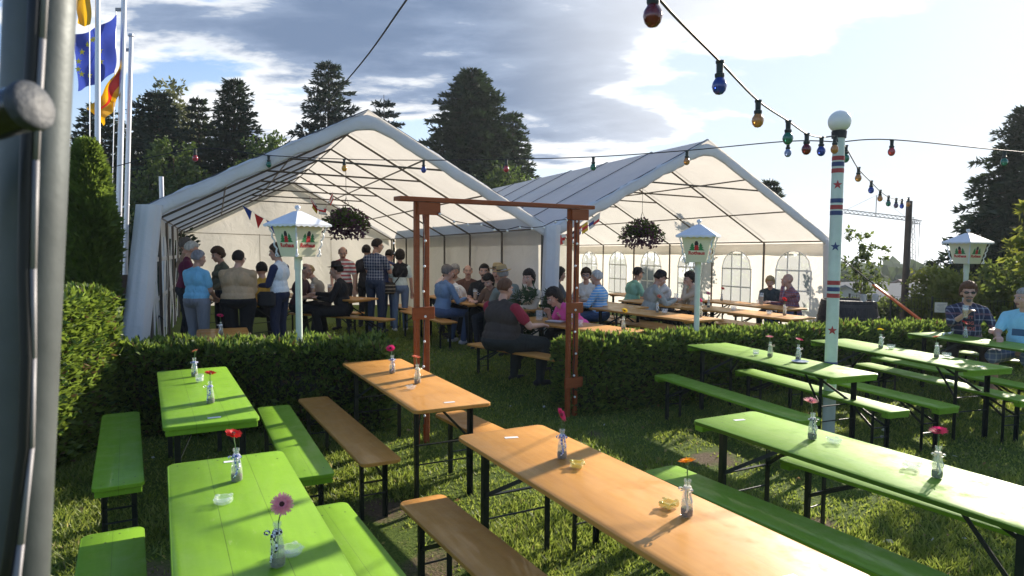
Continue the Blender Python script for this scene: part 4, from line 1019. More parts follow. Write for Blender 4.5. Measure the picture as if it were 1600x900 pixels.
# ------------------------------------------------------------------ galvanised post in the foreground
m_galv = principled('galvanised_steel', (.095, .105, .105), .5, .4, .35, bump=.04, bscale=40, var=.3, vscale=6)
tp = dp(66, -60, .56); bt = dp(22, 960, .56); d = bt-tp
root = thing('steel_post', 'thick galvanised steel post at the left edge, close to the camera', 'post', (bt.x, bt.y, 0))
bt2 = bt+d*((bt.z-0)/(tp.z-bt.z)); root.location = bt2; L_ = tp-bt2
mb = MB(); mb.tube([(0, 0, 0), L_*.3, L_*.6, L_*.8, L_, L_*1.35], .0245, 40); mb.build('tube', m_galv, root, True)
def on_post(py, off, dy=-.03):
    q = dp(66-(py+60)*44/1020+off, py, .56+dy+.0045); return q-bt2
mb = MB(); mb.tube([on_post(y, o_, -.0335) for y, o_ in ((-120, -8), (60, -10), (250, -12), (420, -8), (560, 2), (700, 4), (850, -10), (1000, -26))], .0045, 10); mb.build('black_cable', m_black, root, True)
mb = MB()
cp = [on_post(y, o_, -.031) for y, o_ in ((-120, 6), (60, 3), (250, 1), (420, 4), (560, 10), (700, 13), (850, 4), (1000, -6))]
for a, b in zip(cp[:-1], cp[1:]): mb.bar(a, b, .006, .0035, (0, 1, 0))
mb.build('grey_strap', principled('strap_grey', (.25, .24, .25), .5), root, True)
hA = dp(46, 166, .43); hB = dp(-400, 300, .475); root = thing('handlebar', 'black tube with a grey plastic end plug jutting in before the steel post', 'handle', hA)
mb = MB(); mb.tube([(0, 0, 0), hB-hA], .0142, 28); mb.build('black_tube', principled('black_gloss', (.008, .008, .009), .25, coat=.4), root, 'auto')
mb = MB(); dd = (hB-hA).normalized(); q = Vector((0, 0, 1)).rotation_difference(-dd).to_matrix()
mb.lathe([(.0150, -.003), (.0157, .001), (.0150, .004), (.0128, .0055), (0, .006)], 28, M=q); mb.build('end_plug', principled('plug_grey', (.045, .05, .06), .6, bump=.15, bscale=90, var=.35, vscale=60), root, 'auto')

# ------------------------------------------------------------------ hanging baskets, bunting, potted bush in the tents
m_fl = leaf_mat('dark_petunia', (.06, .025, .05), .35, .5, 9, col2=(.22, .09, .17))
def basket(label, px, py, Y, r, zhook, seed):
    c = dp(px, py, Y); root = thing('hanging_basket', label, 'flower basket', c, 0, 'hanging flower baskets'); rg = np.random.default_rng(seed)
    mb = MB(); mb.lathe([(0, -.10), (.10, -.09), (.16, 0), (.17, .05), (.15, .05), (0, .02)], 16); mb.build('bowl', principled('bowl_brown', (.05, .035, .025), .7), root, 'auto')
    mb = MB()
    for q in range(3): mb.tube([(.15*math.cos(q*2.1), .15*math.sin(q*2.1), .05), (0, 0, .42)], .004, 4)
    mb.tube([(0, 0, .42), (0, 0, zhook-c.z)], .005, 4); mb.build('wire_hanger', m_black, root)
    def pts(n, top):
        d = rg.normal(0, 1, (n, 3)); d /= np.linalg.norm(d, axis=1)[:, None]; rad = r*rg.uniform(.5, 1.08, n)
        P = d*rad[:, None]*np.array((1.15, 1.0, .75)); 
        if top: P[:, 2] = np.abs(P[:, 2])*.9+.0
        P[:, 2] -= .10*(np.hypot(P[:, 0], P[:, 1])/r)**2*rg.uniform(0, 1.4, n); return P, d
    P, d = pts(420, False); np_mesh('blossoms', sprays(P, d, .05, .9, .8, 3, -.3, rg), 4, m_fl, None, root)
    P, d = pts(520, True); np_mesh('leaves', sprays(P*.97, d, .075, .8, .4, 2, 0, rg), 4, m_decid, None, root)
basket('hanging basket of dark flowers inside the left tent, right of the large lantern', 541, 347, 11.6, .33, 3.35, 1)
basket('hanging basket of dark flowers under the right tent roof', 1003, 364, 13.6, .36, 3.4, 2)
def bunting(label, pts, cols, size, kind='tri'):
    P = [Vector(p) for p in pts]; root = thing('bunting', label, 'bunting', P[0]); mb = MB(); mb.tube([p-P[0] for p in P], .004, 4); mb.build('cord', m_white, root)
    n = len(cols)
    for i, c in enumerate(cols):
        f = (i+.5)/n*(len(P)-1); i0 = min(len(P)-2, int(f)); p = P[i0].lerp(P[i0+1], f-i0)-P[0]; d = (P[i0+1]-P[i0]).normalized(); mb = MB(); w = size
        rd = random.Random(i); tw = Vector((rd.uniform(-.05, .05), rd.uniform(-.06, .06), 0)); up = Vector((0, 0, -1))
        th = d.cross(up).normalized()*.001
        if kind == 'tri': sh = [p-d*w*.5, p+d*w*.5, p+up*w*1.15+tw]; mats = [c]; mb.quad(*sh)
        else:
            q0, q1 = p-d*w*.5, p+d*w*.5; e = up*w*.8+tw
            for k3 in range(3): mb.quad(q0+e*k3/3, q1+e*k3/3, q1+e*(k3+1)/3, q0+e*(k3+1)/3, mi=k3)
            mats = list(c)
        mb.build('pennant', mats, root)
pb, pr, pw = principled('pennant_blue', (.03, .07, .35), .7), principled('pennant_red', (.6, .03, .03), .7), principled('pennant_white', (.8, .8, .78), .7)
pk, py_ = principled('pennant_black', (.02, .02, .02), .7), principled('pennant_yellow', (.75, .5, .03), .7)
bunting('blue and red triangle bunting hanging left of the large lantern', [dp(376, 318, 10.5), dp(402, 336, 10.6), dp(425, 348, 10.8), dp(448, 352, 11.0)], [pb, pr, pb, pr], .17)
bunting('blue and red triangle bunting along the far wall of the left tent', [dp(738, 378, 15.5), dp(775, 380, 15), dp(805, 376, 14.5)], [pb, pr, pb, pr], .14)
bunting('string of small national flags hanging by the left flower basket', [dp(483, 306, 11.2), dp(497, 324, 11.3), dp(508, 326, 11.4), dp(520, 300, 11.5)], [(pr, pw, pr), (pk, pr, py_), (pw, pr, pw), (pr, pr, pw), (pw, pr, pr), (pr, pw, pr)], .13, 'flag')
bunting('string of small national flags rising beside the right arch post', [dp(868, 368, 11.2), dp(890, 365, 11.6), dp(912, 350, 12), dp(938, 332, 12.4)], [(pr, pr, pr), (pw, pr, pw), (pr, pr, pw), (pk, pw, pk), (pr, pw, pb), (py_, pr, py_), (pw, pb, pw), (pw, pw, pr)], .2, 'flag')
p = gd(848, 10.45)
broadleaf('potted_shrub', 'dark green oleander bush in front of the leg between both tents', p, 1.2, [(-.25, 0, .75, .25, .2, .3), (.2, 0, .72, .28, .2, .3), (0, -.1, .95, .25, .2, .25), (.4, 0, .55, .22, .2, .25), (-.35, 0, .5, .22, .2, .22)], 900, .13, leaf_mat('oleander', (.03, .06, .02), .3, .4, 3, col2=(.07, .11, .03)), 71, .03, cat='shrub', stem='stems', asp=.22)
# ------------------------------------------------------------------ beer tables and benches
m_ow = wood_mat('varnished_orange_wood', (.59, .285, .066), (.45, .20, .040), .50, .20)
m_gw = wood_mat('green_painted_wood', (.135, .36, .022), (.10, .29, .016), .36, .22, None, worn=(.19, .40, .06))
m_gwp = wood_mat('green_painted_boards', (.19, .37, .02), (.15, .31, .016), .55, .14, .2, worn=(.36, .47, .17))
m_gwb = wood_mat('green_painted_bench_boards', (.19, .37, .02), (.15, .31, .016), .55, .14, .14, worn=(.36, .47, .17))
m_leg = principled('dark_green_steel', (.010, .016, .013), .42, .5, .2, bump=.1, bscale=60)
m_stick = principled('paper_sticker', (.82, .82, .80), .6)
m_screw = principled('screw_hole', (.035, .05, .02), .7)
def rounded(L, Wd, r):
    out = []
    for cx, cy, a0 in ((L/2-r, Wd/2-r, 0), (-L/2+r, Wd/2-r, 90), (-L/2+r, -Wd/2+r, 180), (L/2-r, -Wd/2+r, 270)):
        for q in range(6): a = R(a0+q*18); out.append((cx+r*math.cos(a), cy+r*math.sin(a)))
    return out
def slab(mb, L, Wd, r, z1, th, mi=0):
    o = rounded(L, Wd, r); n = len(o); e = .004; rings = []
    for z, k in ((z1-th, -e), (z1-th+e, 0), (z1-e, 0), (z1, -e)):
        rings.append([(x*(1+k*2/L), y*(1+k*2/Wd), z) for x, y in o])
    i0 = len(mb.v)
    for rg_ in rings: mb.v += rg_
    for i in range(3):
        for q in range(n): a = i0+i*n+q; b = i0+i*n+(q+1) % n; mb.f.append((a, b, b+n, a+n)); mb.m.append(mi)
    mb.f.append(tuple(i0+n-1-q for q in range(n))); mb.f.append(tuple(i0+3*n+q for q in range(n))); mb.m += [mi, mi]
def angle_leg(mb, x, y, z1, sy, w=.034):
    mb.box((x, y, z1/2-.02), (w, .005, z1+.04)); mb.box((x-(w/2-.0025)*(1 if x > 0 else -1), y-sy*(w/2+.0015), z1/2-.02), (.005, w-.003, z1+.04))
def make_set(kind, green, L, Wd, hgt, name):
    """kind table or bench; returns the Empty with its parts round the local origin on the ground"""
    root = thing(name, 'x', kind)
    top_m = (m_gwp if kind == 'table' else m_gwb) if green else m_ow
    mb = MB(); slab(mb, L, Wd, .012 if (green and kind == 'x') else .045, hgt, .027); mb.build('top' if kind == 'table' else 'seat', top_m, root, 'auto')
    tb = hgt-.0275
    for sx in (-1, 1):
        mb = MB()
        if green: mb.box((sx*(L/2-.055), 0, tb-.020), (.075, Wd-.03, .038), bev=.003)
        else: mb.box((sx*(L/2-.17), 0, tb-.016), (.055, Wd-.10, .03), bev=.003)
        mb.build('batten', top_m if green else m_ow, root)
    xl = L/2-.21; yl = Wd/2-(.075 if kind == 'table' else .045)
    for sx in (-1, 1):
        for sy in (-1, 1):
            mb = MB(); angle_leg(mb, sx*xl, sy*yl, tb-.002, sy, .036 if kind == 'table' else .03); mb.build('leg', m_leg, root)
        mb = MB(); mb.bar((sx*xl, -yl+.004, tb-.02), (sx*xl, yl-.004, tb-.02), .028, .02); mb.build('crossbar', m_leg, root); mb = MB()
        zr = tb*.40; mb.tube([(sx*(xl-.004), -yl+.003, zr), (sx*(xl-.004), yl-.003, zr)], .006, 6); mb.build('rung', m_leg, root)
        mb = MB(); zj = tb*.60
        for sy in (-1, 1): mb.bar((sx*(xl-.008), sy*(yl-.012), zj), (sx*(xl-(.42 if kind == 'table' else .34)), sy*.02, tb-.015), .024, .006, (0, 1, 0))
        mb.bar((sx*(xl-.008), -yl+.004, zj), (sx*(xl-.008), yl-.004, zj), .022, .008)
        mb.build('brace', m_leg, root)
    if green:
        mb = MB(); rd = random.Random(L+Wd)
        for sx in (-1, 1):
            for i in range(6 if kind == 'table' else 4):
                y = -Wd/2+.05+(Wd-.1)*i/(5 if kind == 'table' else 3); x = sx*(L/2-.05-.10*(i % 2)+rd.uniform(-.01, .01)); mb.lathe([(.0055, hgt+.0004), (.0, hgt+.0008)], 8, (x, y, 0))
        mb.build('screw_heads', m_screw, root)
    return root
PROTO = {'TG': make_set('table', True, 2.2, .60, .77, 'beer_table'), 'TO': make_set('table', False, 2.22, .62, .77, 'beer_table'),
         'BG': make_set('bench', True, 2.2, .285, .48, 'beer_bench'), 'BO': make_set('bench', False, 2.2, .285, .48, 'beer_bench')}
USED = set()
GRP = {'TG': 'green painted beer tables', 'TO': 'orange wooden beer tables', 'BG': 'green painted beer benches', 'BO': 'orange wooden beer benches'}
def place(k_, x, y, ang, label, z=None, L=1.0):
    o = PROTO[k_]
    if k_ in USED: o = copy_tree(o)
    USED.add(k_); o.location = (x, y, g(x, y) if z is None else z); o.rotation_euler = (0, 0, R(ang)); o['label'] = label; o['group'] = GRP[k_]
    o.scale = (L, 1, 1); return o
def sticker(tab, x, y, a=0, w=.085, h=.03):
    mb = MB(); mb.box((0, 0, .7712), (w, h, .0014)); o = mb.build('sticker', m_stick, tab); o.location = (x, y, 0); o.rotation_euler = (0, 0, R(a)); return o
def ctr(x, y, ang, dx, dy):          # offset in the frame of a table
    a = R(ang); return x+dx*math.cos(a)-dy*math.sin(a), y+dx*math.sin(a)+dy*math.cos(a)
# foreground
T = {}
T['T1'] = place('TO', -.93, 5.95, -62.6, 'orange table whose far end touches the end of the short hedge'); sticker(T['T1'], .96, .02, 85)
T['T2'] = place('TG', -2.52, 5.44, -61.5, 'green table against the short hedge, with two blue-ribboned bottles'); sticker(T['T2'], .96, .02, 88)
T['T3'] = place('TG', 2.82, 7.31, -67.5, 'green table with a candle glass and two flower bottles, left of the striped mast')
T['T4'] = place('TG', 4.46, 7.74, -72, 'green table right of the striped mast, with a yellow flower at its far end')
x5, y5 = (-.02+1.06*.47+.0, 4.24-1.06*.883); T['T5'] = place('TO', .50, 3.30, -61.5, 'long orange table in the front centre with yellow glass ashtrays', L=1.08); sticker(T['T5'], -.93, -.02, 75)
x6, y6 = ctr(1.515, 4.775, -62, 1.1, 0); T['T6'] = place('TG', x6, y6, -62, 'green table in the right foreground with two bottles and two clear ashtrays'); sticker(T['T6'], -.95, .0, 80)
x7, y7 = ctr(-1.60, 3.75, -62.5, 1.1, 0); T['T7'] = place('TG', x7, y7, -62.5, 'green table in the left foreground with a pink gerbera'); sticker(T['T7'], -1.0, .02, 85)
T['T8'] = place('TG', 6.07, 8.36, -72, 'green table at which the man in sunglasses sits')
place('BO', -1.405, 5.54, -61.5, 'orange bench on the left side of the orange table by the hedge')
place('BO', .02, 5.05, -58, 'orange bench on the right side of the orange table by the hedge, mostly hidden')
x, y = ctr(-.53, 3.92, -60, 1.1, 0); place('BO', x, y, -60, 'orange bench in the front centre, half in the shade of the long table')
x, y = ctr(-3.41, 5.83, -60, 1.0, 0); place('BG', x, y, -60.5, 'green bench left of the green table with the blue-ribboned bottles', L=.93)
x, y = ctr(-2.06, 3.43, -60.5, 1.1, 0); place('BG', x, y, -60.5, 'green bench at the lower left, only its far end in view')
x, y = ctr(-2.21, 6.2, -64, 1.1, 0); place('BG', x, y, -64, 'green bench right of the green table with the blue-ribboned bottles', L=.95)
x, y = ctr(-1.08, 3.79, -61, 1.1, 0); place('BG', x, y, -61, 'green bench peeping out right of the left foreground green table')
x, y = ctr(1.00, 4.49, -60, 1.1, 0); place('BG', x, y, -60, 'long shaded green bench right of the front orange table')
x, y = ctr(1.90, 4.74, -49, 1.1, 0); place('BG', ctr(2.0, 4.78, -58, 1.1, 0)[0], ctr(2.0, 4.78, -58, 1.1, 0)[1], -58, 'green bench on the far side of the right foreground green table')
place('BG', 2.18, 6.80, -68, 'green bench left of the table with the candle glass')
place('BG', 3.19, 7.15, -70.5, 'green bench on the mast side of the table with the candle glass')
place('BG', 3.76, 7.32, -70.5, 'green bench left of the table with the yellow flower, behind the mast')
place('BG', 4.82, 7.64, -74, 'green bench right of the table with the yellow flower')
place('BG', 5.30, 8.10, -73, 'green bench left of the table of the man in sunglasses')
place('BG', 6.70, 8.56, -72, 'green bench the man in sunglasses sits on')
# in front of and inside the tents
def tplace(k_, px, py, hgt, ang, label, Y=None, L=1.0):
    if Y is None:
        z = hgt
        for _ in range(6): q = at(px, py, z); z = hgt+g(q.x, q.y)
    else: q = dp(px, 400, Y)
    return place(k_, q.x, q.y, ang, label, L=L)
place('TO', -3.55, 8.30, -66, 'small bare orange table behind the short hedge with one pink flower bottle', L=.8)
T['M'] = place('TO', .83, 9.17, -50, 'orange table where the man in the dark vest and the person in pink sit', L=.95)
place('BO', .20, 8.80, -47.5, 'orange bench under the man in the dark vest')
place('BO', 1.38, 9.62, -50, 'orange bench under the person in the pink shirt')
T['F1'] = place('TO', 2.10, 10.25, -57, 'sunlit orange table just behind the long hedge, left of the middle lantern')
T['F2'] = place('TO', 3.72, 10.85, -60, 'sunlit orange table just behind the long hedge, between the middle lantern and the mast')
place('BO', 1.5, 10.05, -57, 'orange bench behind the long hedge on the left of the left sunlit table')
place('BO', 2.70, 10.6, -57, 'orange bench between the two sunlit tables behind the long hedge')
place('BO', 4.35, 11.2, -60, 'orange bench right of the right sunlit table behind the long hedge')
T['A'] = place('TO', 2.95, 14.9, -62, 'orange table at which the man in the mint shirt sits')
T['B'] = place('TO', 2.85, 12.35, -62, 'orange table between the man in the black cap and the woman in beige')
T['C'] = place('TO', 4.55, 13.0, -62, 'orange table with a tall beer glass before the bald man in the checked shirt')
T['E'] = place('TO', 1.55, 12.3, -62, 'orange table between the two women near the rear arched windows')
for x, y, lab in ((2.35, 14.6, 'orange bench under the man in the mint shirt'), (3.55, 15.2, 'orange bench on the wall side of the mint-shirt man\'s table'), (2.25, 12.05, 'orange bench under the man in the black cap'),
                  (3.42, 12.66, 'orange bench under the woman in beige'), (3.95, 12.7, 'orange bench on the near side of the bald man\'s table'), (5.15, 13.3, 'orange bench under the bald man'), (1.0, 12.9, 'orange bench under the dark-haired woman in white'), (2.0, 11.55, 'orange bench under the grey-haired woman in stripes')):
    place('BO', x, y, -62, lab)
T['G'] = place('TO', -.95, 12.35, -62, 'orange table of the man in the black t-shirt, beyond the left arch post')
place('BO', -1.52, 12.0, -62, 'orange bench under the man in the denim shirt'); place('BO', -.48, 12.45, -62, 'orange bench under the man in the black t-shirt')
T['G2'] = place('TO', .0, 10.85, -62, L=.6, label='orange table of the two people in straw hats')
T['H'] = place('TO', -3.45, 12.1, -28, 'orange table between the blonde woman and the man in the dark hat')
place('BO', -2.95, 11.6, -28, 'orange bench under the man in the dark hat'); place('BO', -3.7, 12.7, -28, 'orange bench under the blonde woman in grey')
T['K'] = place('TO', -4.55, 11.0, -40, 'orange table hidden behind the group standing in the left tent'); place('BO', -5.6, 10.1, -66, 'orange bench with a dark jacket on it at the left leg of the left tent')
place('BO', -2.05, 13.6, -62, 'orange bench behind the woman with the striped bag')

# ------------------------------------------------------------------ bottles with flowers, ashtrays, glasses
def glass_mat(name, col, rough=.03, alpha=.2):
    m = principled(name, col, rough, .8, alpha=alpha, coat=.8); return m
m_glass = glass_mat('bottle_glass', (.80, .86, .80)); m_clear = glass_mat('clear_glass', (.88, .92, .90), alpha=.22); m_yglass = glass_mat('yellow_glass', (.70, .60, .10), .06, .5)
m_beer = principled('beer', (.62, .30, .03), .1, .5, alpha=.9); m_foam = principled('beer_foam', (.85, .82, .74), .7)
m_peb = principled('pebbles', (.12, .085, .05), .7, bump=1, bscale=180, var=.6, vscale=90); m_stem = principled('flower_stem', (.07, .16, .03), .6)
m_water = principled('vase_water', (.55, .60, .38), .05, .5, alpha=.35)
def gingham(name, c):
    m = bpy.data.materials.new(name); m.use_nodes = True; t = NT(m.node_tree); gco = t.add('ShaderNodeTexCoord').outputs['Object']
    ck = t.add('ShaderNodeTexChecker', {0: gco, 1: (.82, .82, .82, 1), 2: (*c, 1), 'Scale': 95.0}); t.l.new(ck.outputs[0], t.n['Principled BSDF'].inputs['Base Color']); t.n['Principled BSDF'].inputs['Roughness'].default_value = .7; return m
RIB = {'blue': gingham('blue_gingham', (.06, .10, .45)), 'black': gingham('black_gingham', (.02, .02, .02)), 'cream': principled('cream_ribbon', (.75, .70, .55), .6), 'white': principled('white_ribbon', (.8, .8, .8), .6)}
FC = {'pink': (.80, .30, .36), 'hot pink': (.62, .03, .16), 'red': (.55, .015, .012), 'orange': (.72, .27, .01), 'salmon': (.65, .20, .13), 'yellow': (.75, .45, .02), 'magenta': (.50, .02, .12)}
FM = {n_: leaf_mat('petal_'+n_.replace(' ', '_'), tuple(x*1.15 for x in c), .5, .25, 30) for n_, c in FC.items()}; m_disc = principled('flower_disc', (.06, .02, .015), .9, bump=.5, bscale=300)
def vase(label, px, py, z, flower, rib, tilt=(.15, -.5), fpx=None, head=.042, stem=.075, loc=None):
    """bottle vase whose foot is seen at a pixel on a table top of height z"""
    q = Vector(loc) if loc else at(px, py, z); root = thing('flower_vase', label, 'flower vase', q, 0, 'bottle vases with gerbera flowers'); rd = random.Random(px*7+py)
    n = 18; prof = [(0, .0006), (.026, .001), (.029, .006), (.0295, .03), (.027, .07), (.018, .118), (.0135, .14), (.0135, .152), (.0165, .154), (.0165, .166), (.0125, .168), (.0115, .15), (.0155, .118), (.0245, .07)]
    mb = MB(); mb.lathe(prof, n); mb.build('bottle', m_glass, root, True)
    mb = MB(); mb.lathe([(0, .005), (.025, .005), (.0265, .03), (.024, .038), (0, .04)], n); mb.build('pebbles', m_peb, root, True)
    mb = MB(); mb.lathe([(.0255, .04), (.0235, .072), (0, .072)], n); mb.build('water', m_water, root, True)
    if rib:
        mb = MB(); a0 = rd.uniform(-2.6, -1.0)
        mb.lathe([(.0185, .122), (.0195, .127), (.0175, .134), (.0155, .137)], n)
        for a1, ln in ((a0, .10), (a0+.7, .065)):
            pts = []
            for i in range(9):
                f = i/8; r_ = .0185+.013*min(1, f*1.2)+.004*math.sin(f*9); aa = a1+.45*math.sin(f*5+a1)*f; pts.append(Vector((r_*math.cos(aa), r_*math.sin(aa), .126-f*ln)))
            for p, p2 in zip(pts[:-1], pts[1:]):
                s_ = Vector((-p.y, p.x, 0)).normalized()*.0048; mb.quad(p-s_, p2-s_, p2+s_, p+s_)
        for sg in (-1, 1):   # the bow
            c = Vector((.026*math.cos(a0+sg*.5), .026*math.sin(a0+sg*.5), .128)); o = Vector((math.cos(a0+sg*.9), math.sin(a0+sg*.9), .1))
            loop = [c+o*.011*(1-math.cos(t_))+Vector((0, 0, .008*math.sin(t_))) for t_ in [i*math.pi/4 for i in range(9)]]
            for p, p2 in zip(loop[:-1], loop[1:]):
                s_ = Vector((-o.y, o.x, 0))*.007; mb.quad(p-s_, p2-s_, p2+s_, p+s_)
        mb.build('ribbon', RIB[rib], root)
    hx, hy = rd.uniform(-.02, .02), rd.uniform(-.02, .01); top = Vector((hx, hy, .168+stem))
    mb = MB(); mb.tube([(0, .004, .03), (.002, 0, .12), (.3*hx, .3*hy, .17), top], .0027, 6); mb.build('stem', m_stem, root, True)
    nrm = Vector((tilt[0], tilt[1], .55)).normalized(); M = Vector((0, 0, 1)).rotation_difference(nrm).to_matrix(); mb = MB()
    for lay, (np_, r0, r1, zz, w) in enumerate(((26, .010, head, .0, .0052), (20, .008, head*.74, .004, .0045), (14, .005, head*.48, .007, .004))):
        for i in range(np_):
            a = 2*math.pi*(i+.5*lay)/np_+rd.uniform(-.05, .05); d = Vector((math.cos(a), math.sin(a), 0)); s_ = Vector((-d.y, d.x, 0)); rr_ = r1*rd.uniform(.9, 1.05); cup = rd.uniform(.05, .25)
            p0 = d*r0; p1 = d*(r0+(rr_-r0)*.6); p2 = d*rr_
            pts = [(p0-s_*w*.5, zz), (p0+s_*w*.5, zz), (p1+s_*w, zz+.004+cup*.01), (p2+s_*w*.45, zz+.004+cup*.03), (p2-s_*w*.45, zz+.004+cup*.03), (p1-s_*w, zz+.004+cup*.01)]
            mb.quad(*[tuple(M @ (p+Vector((0, 0, z_)))+top) for p, z_ in pts])
    mb.build('flower_head', FM[flower], root)
    mb = MB(); mb.ell(tuple(top+nrm*.008), (.0105, .0105, .005), 12, 6, M=M); mb.build('flower_disc', m_disc, root, True)
    mb = MB(); mb.lathe([(.003, -.012), (.009, -.004), (.013, .0)], 10, o=top, M=M); mb.build('calyx', m_stem, root, True)
    return root
def ashtray(label, px, py, z, yellow=False, r=.042):
    q = at(px, py, z); root = thing('ashtray', label, 'ashtray', q, R((px*13) % 360), 'glass ashtrays'); n = 8 if not yellow else 4; mb = MB()
    prof = [(0, .0006), (r*.8, .001), (r, .008), (r*1.05, .022), (r*.95, .03), (r*.72, .030), (r*.66, .012), (0, .010)]
    mb.lathe([(a*(1.08 if yellow else 1), b) for a, b in prof], n*(1 if yellow else 2)); mb.build('dish', m_yglass if yellow else m_clear, root, 'auto')
    mb = MB()
    for i in range(4):
        a = i*math.pi/2+.4; mb = MB(); mb.ell((r*.98*math.cos(a), r*.98*math.sin(a), .028), (.012, .012, .007), 8, 6); mb.build('rest', m_yglass if yellow else m_clear, root, True)
    return root
def tumbler(label, px, py, z, r=.033, h=.065, candle=True, loc=None):
    q = Vector(loc) if loc else at(px, py, z); root = thing('candle_glass', label, 'candle glass', q, 0, 'small candle glasses'); mb = MB()
    mb.lathe([(0, .0006), (r*.8, .001), (r, .012), (r*1.02, h), (r*.95, h), (r*.9, .014), (0, .012)], 18); mb.build('glass', m_clear, root, True)
    if candle: mb = MB(); mb.lathe([(0, .0135), (r*.72, .0135), (r*.72, h*.5), (0, h*.5)], 14); mb.build('candle', m_white, root, 'auto')
    return root
H = .7715
vase('pink gerbera in a bottle with black checked ribbon, on the left foreground green table', 434, 884, H, 'pink', 'black', (.12, -.75), head=.044, stem=.062)
vase('dark red gerbera in a blue-ribboned bottle on the left foreground green table', 370, 751, H, 'red', 'blue', (.2, -.1), stem=.07)
vase('red gerbera in a blue-ribboned bottle on the green table by the short hedge', 329, 630, H, 'red', 'blue', (.1, -.05), stem=.06)
vase('faded salmon gerbera in the farther blue-ribboned bottle on the green table by the short hedge', 304, 588, H, 'salmon', 'blue', (-.3, .1), head=.03, stem=.06)
vase('hot pink gerbera in the farther bottle on the orange table by the hedge', 613, 583, H, 'hot pink', 'blue', (.05, -.45), stem=.06)
vase('salmon gerbera in the nearer bottle on the orange table by the hedge', 652, 599, H, 'salmon', 'cream', (.1, .0), stem=.06)
vase('hot pink gerbera tilted sideways in a blue-ribboned bottle on the front orange table', 878, 716, H, 'hot pink', 'blue', (.9, -.35), head=.042, stem=.085)
vase('orange flower in the nearer bottle on the front orange table', 1073, 806, H, 'orange', 'cream', (-.1, .1), head=.04, stem=.075)
vase('pink gerbera in the farther bottle on the right foreground green table', 1269, 686, H, 'pink', 'black', (0, -.15), head=.044, stem=.07)
vase('red-pink gerbera in the nearer bottle on the right foreground green table', 1464, 746, H, 'magenta', 'cream', (-.1, -.1), head=.044, stem=.08)
vase('pale pink gerbera beside the candle glass left of the striped mast', 1203, 558, H, 'pink', 'cream', (0, -.05), stem=.05)
vase('magenta gerbera in the bottle on a saucer left of the striped mast', 1247, 563, H, 'magenta', 'white', (.1, -.1), stem=.05)
vase('yellow gerbera in the far bottle right of the striped mast', 1376, 544, H, 'yellow', 'white', (.1, .1), head=.038, stem=.05)
vase('salmon gerbera in the near bottle right of the striped mast', 1463, 559, H, 'salmon', 'white', (-.1, .1), head=.04, stem=.06)
vase('red gerbera in the bottle before the man in sunglasses', 1508, 530, H, 'red', 'white', (.2, -.3), stem=.05)
# tables behind the hedges
HB = H+.07
vase('magenta gerbera in the bottle on the small bare orange table', 331, 528, .77+g(-3.6, 8.3)+.0015, 'magenta', 'white', (.2, -.2), loc=(-3.63, 8.42, H+g(-3.55, 8.30)))
def tv(tab, dx, dy): 
    o = T[tab]; v = Matrix.Rotation(o.rotation_euler.z, 4, 'Z') @ Vector((dx*o.scale.x, dy, 0)); return (o.location.x+v.x, o.location.y+v.y, o.location.z+H)
vase('salmon gerbera in the bottle on the left sunlit table behind the long hedge', 1, 1, 0, 'salmon', 'white', loc=tv('F1', .05, .1))
vase('hot pink gerbera in the bottle beside the middle lantern pole', 2, 1, 0, 'hot pink', 'cream', loc=tv('F1', .85, .15))
vase('pink gerbera at the far end of the right sunlit table behind the long hedge', 3, 1, 0, 'pink', 'cream', loc=tv('F2', -.75, .0))
vase('red gerbera at the near end of the right sunlit table behind the long hedge', 4, 1, 0, 'red', 'white', loc=tv('F2', .7, .1))
vase('dark red flower on the bald man\'s table beside the tent wall', 5, 1, 0, 'red', 'white', loc=tv('C', -.8, .1))
vase('pale flower bottle on the table of the person in pink', 6, 1, 0, 'yellow', 'cream', loc=tv('M', .85, .1))
tumbler('candle glass on the left sunlit table behind the long hedge', 1, 1, 0, .045, .07, loc=tv('F1', .2, .1)); tumbler('candle glass in the middle of the right sunlit table', 1, 1, 0, .045, .07, loc=tv('F2', -.2, 0)); tumbler('candle glass at the near end of the right sunlit table', 1, 1, 0, .045, .06, loc=tv('F2', .5, 0))
ashtray('clear glass ashtray on the left foreground green table', 349, 786, H)
ashtray('clear glass ashtray half behind the pink gerbera bottle, left foreground', 455, 866, H)
ashtray('square yellow glass ashtray at the middle of the front orange table', 902, 730, H, True); ashtray('square yellow glass ashtray beside the orange flower', 1045, 793, H, True)
ashtray('clear glass ashtray beside the farther bottle of the right foreground green table', 1303, 692, H); ashtray('clear glass ashtray beside the nearer bottle of the right foreground green table', 1425, 732, H, r=.046)
ashtray('clear glass ashtray on the orange table by the hedge', 642, 608, H, r=.036); ashtray('clear glass ashtray before the man in sunglasses', 1533, 536, H)
tumbler('small white candle glass left of the striped mast', 1181, 555, H, .034, .06); tumbler('round glass bowl beside the yellow gerbera', 1392, 545, H, .045, .05); tumbler('glass bowl beside the salmon gerbera right of the mast', 1479, 559, H, .045, .055); tumbler('candle glass behind the red gerbera on the green table by the short hedge', 312, 597, H, .034, .07)
mb = MB(); mb.lathe([(0, .0006), (.05, .001), (.085, .012), (.086, .014), (.05, .005), (0, .004)], 24)
o = mb.build('saucer', principled('blue_grey_china', (.45, .52, .62), .3), smooth='auto'); o.location = tuple(at(1250, 566, H)); tag(o, 'blue-grey saucer beside the magenta gerbera bottle', 'saucer')
q = at(1487, 527, H); root = thing('plate', 'oval white plate with a crumpled napkin before the man in sunglasses', 'plate', q, R(-20)); mb = MB(); mb.lathe([(0, .0006), (.08, .001), (.13, .016), (.131, .019), (.08, .006), (0, .005)], 26); mb.build('dish', m_white, root, 'auto')
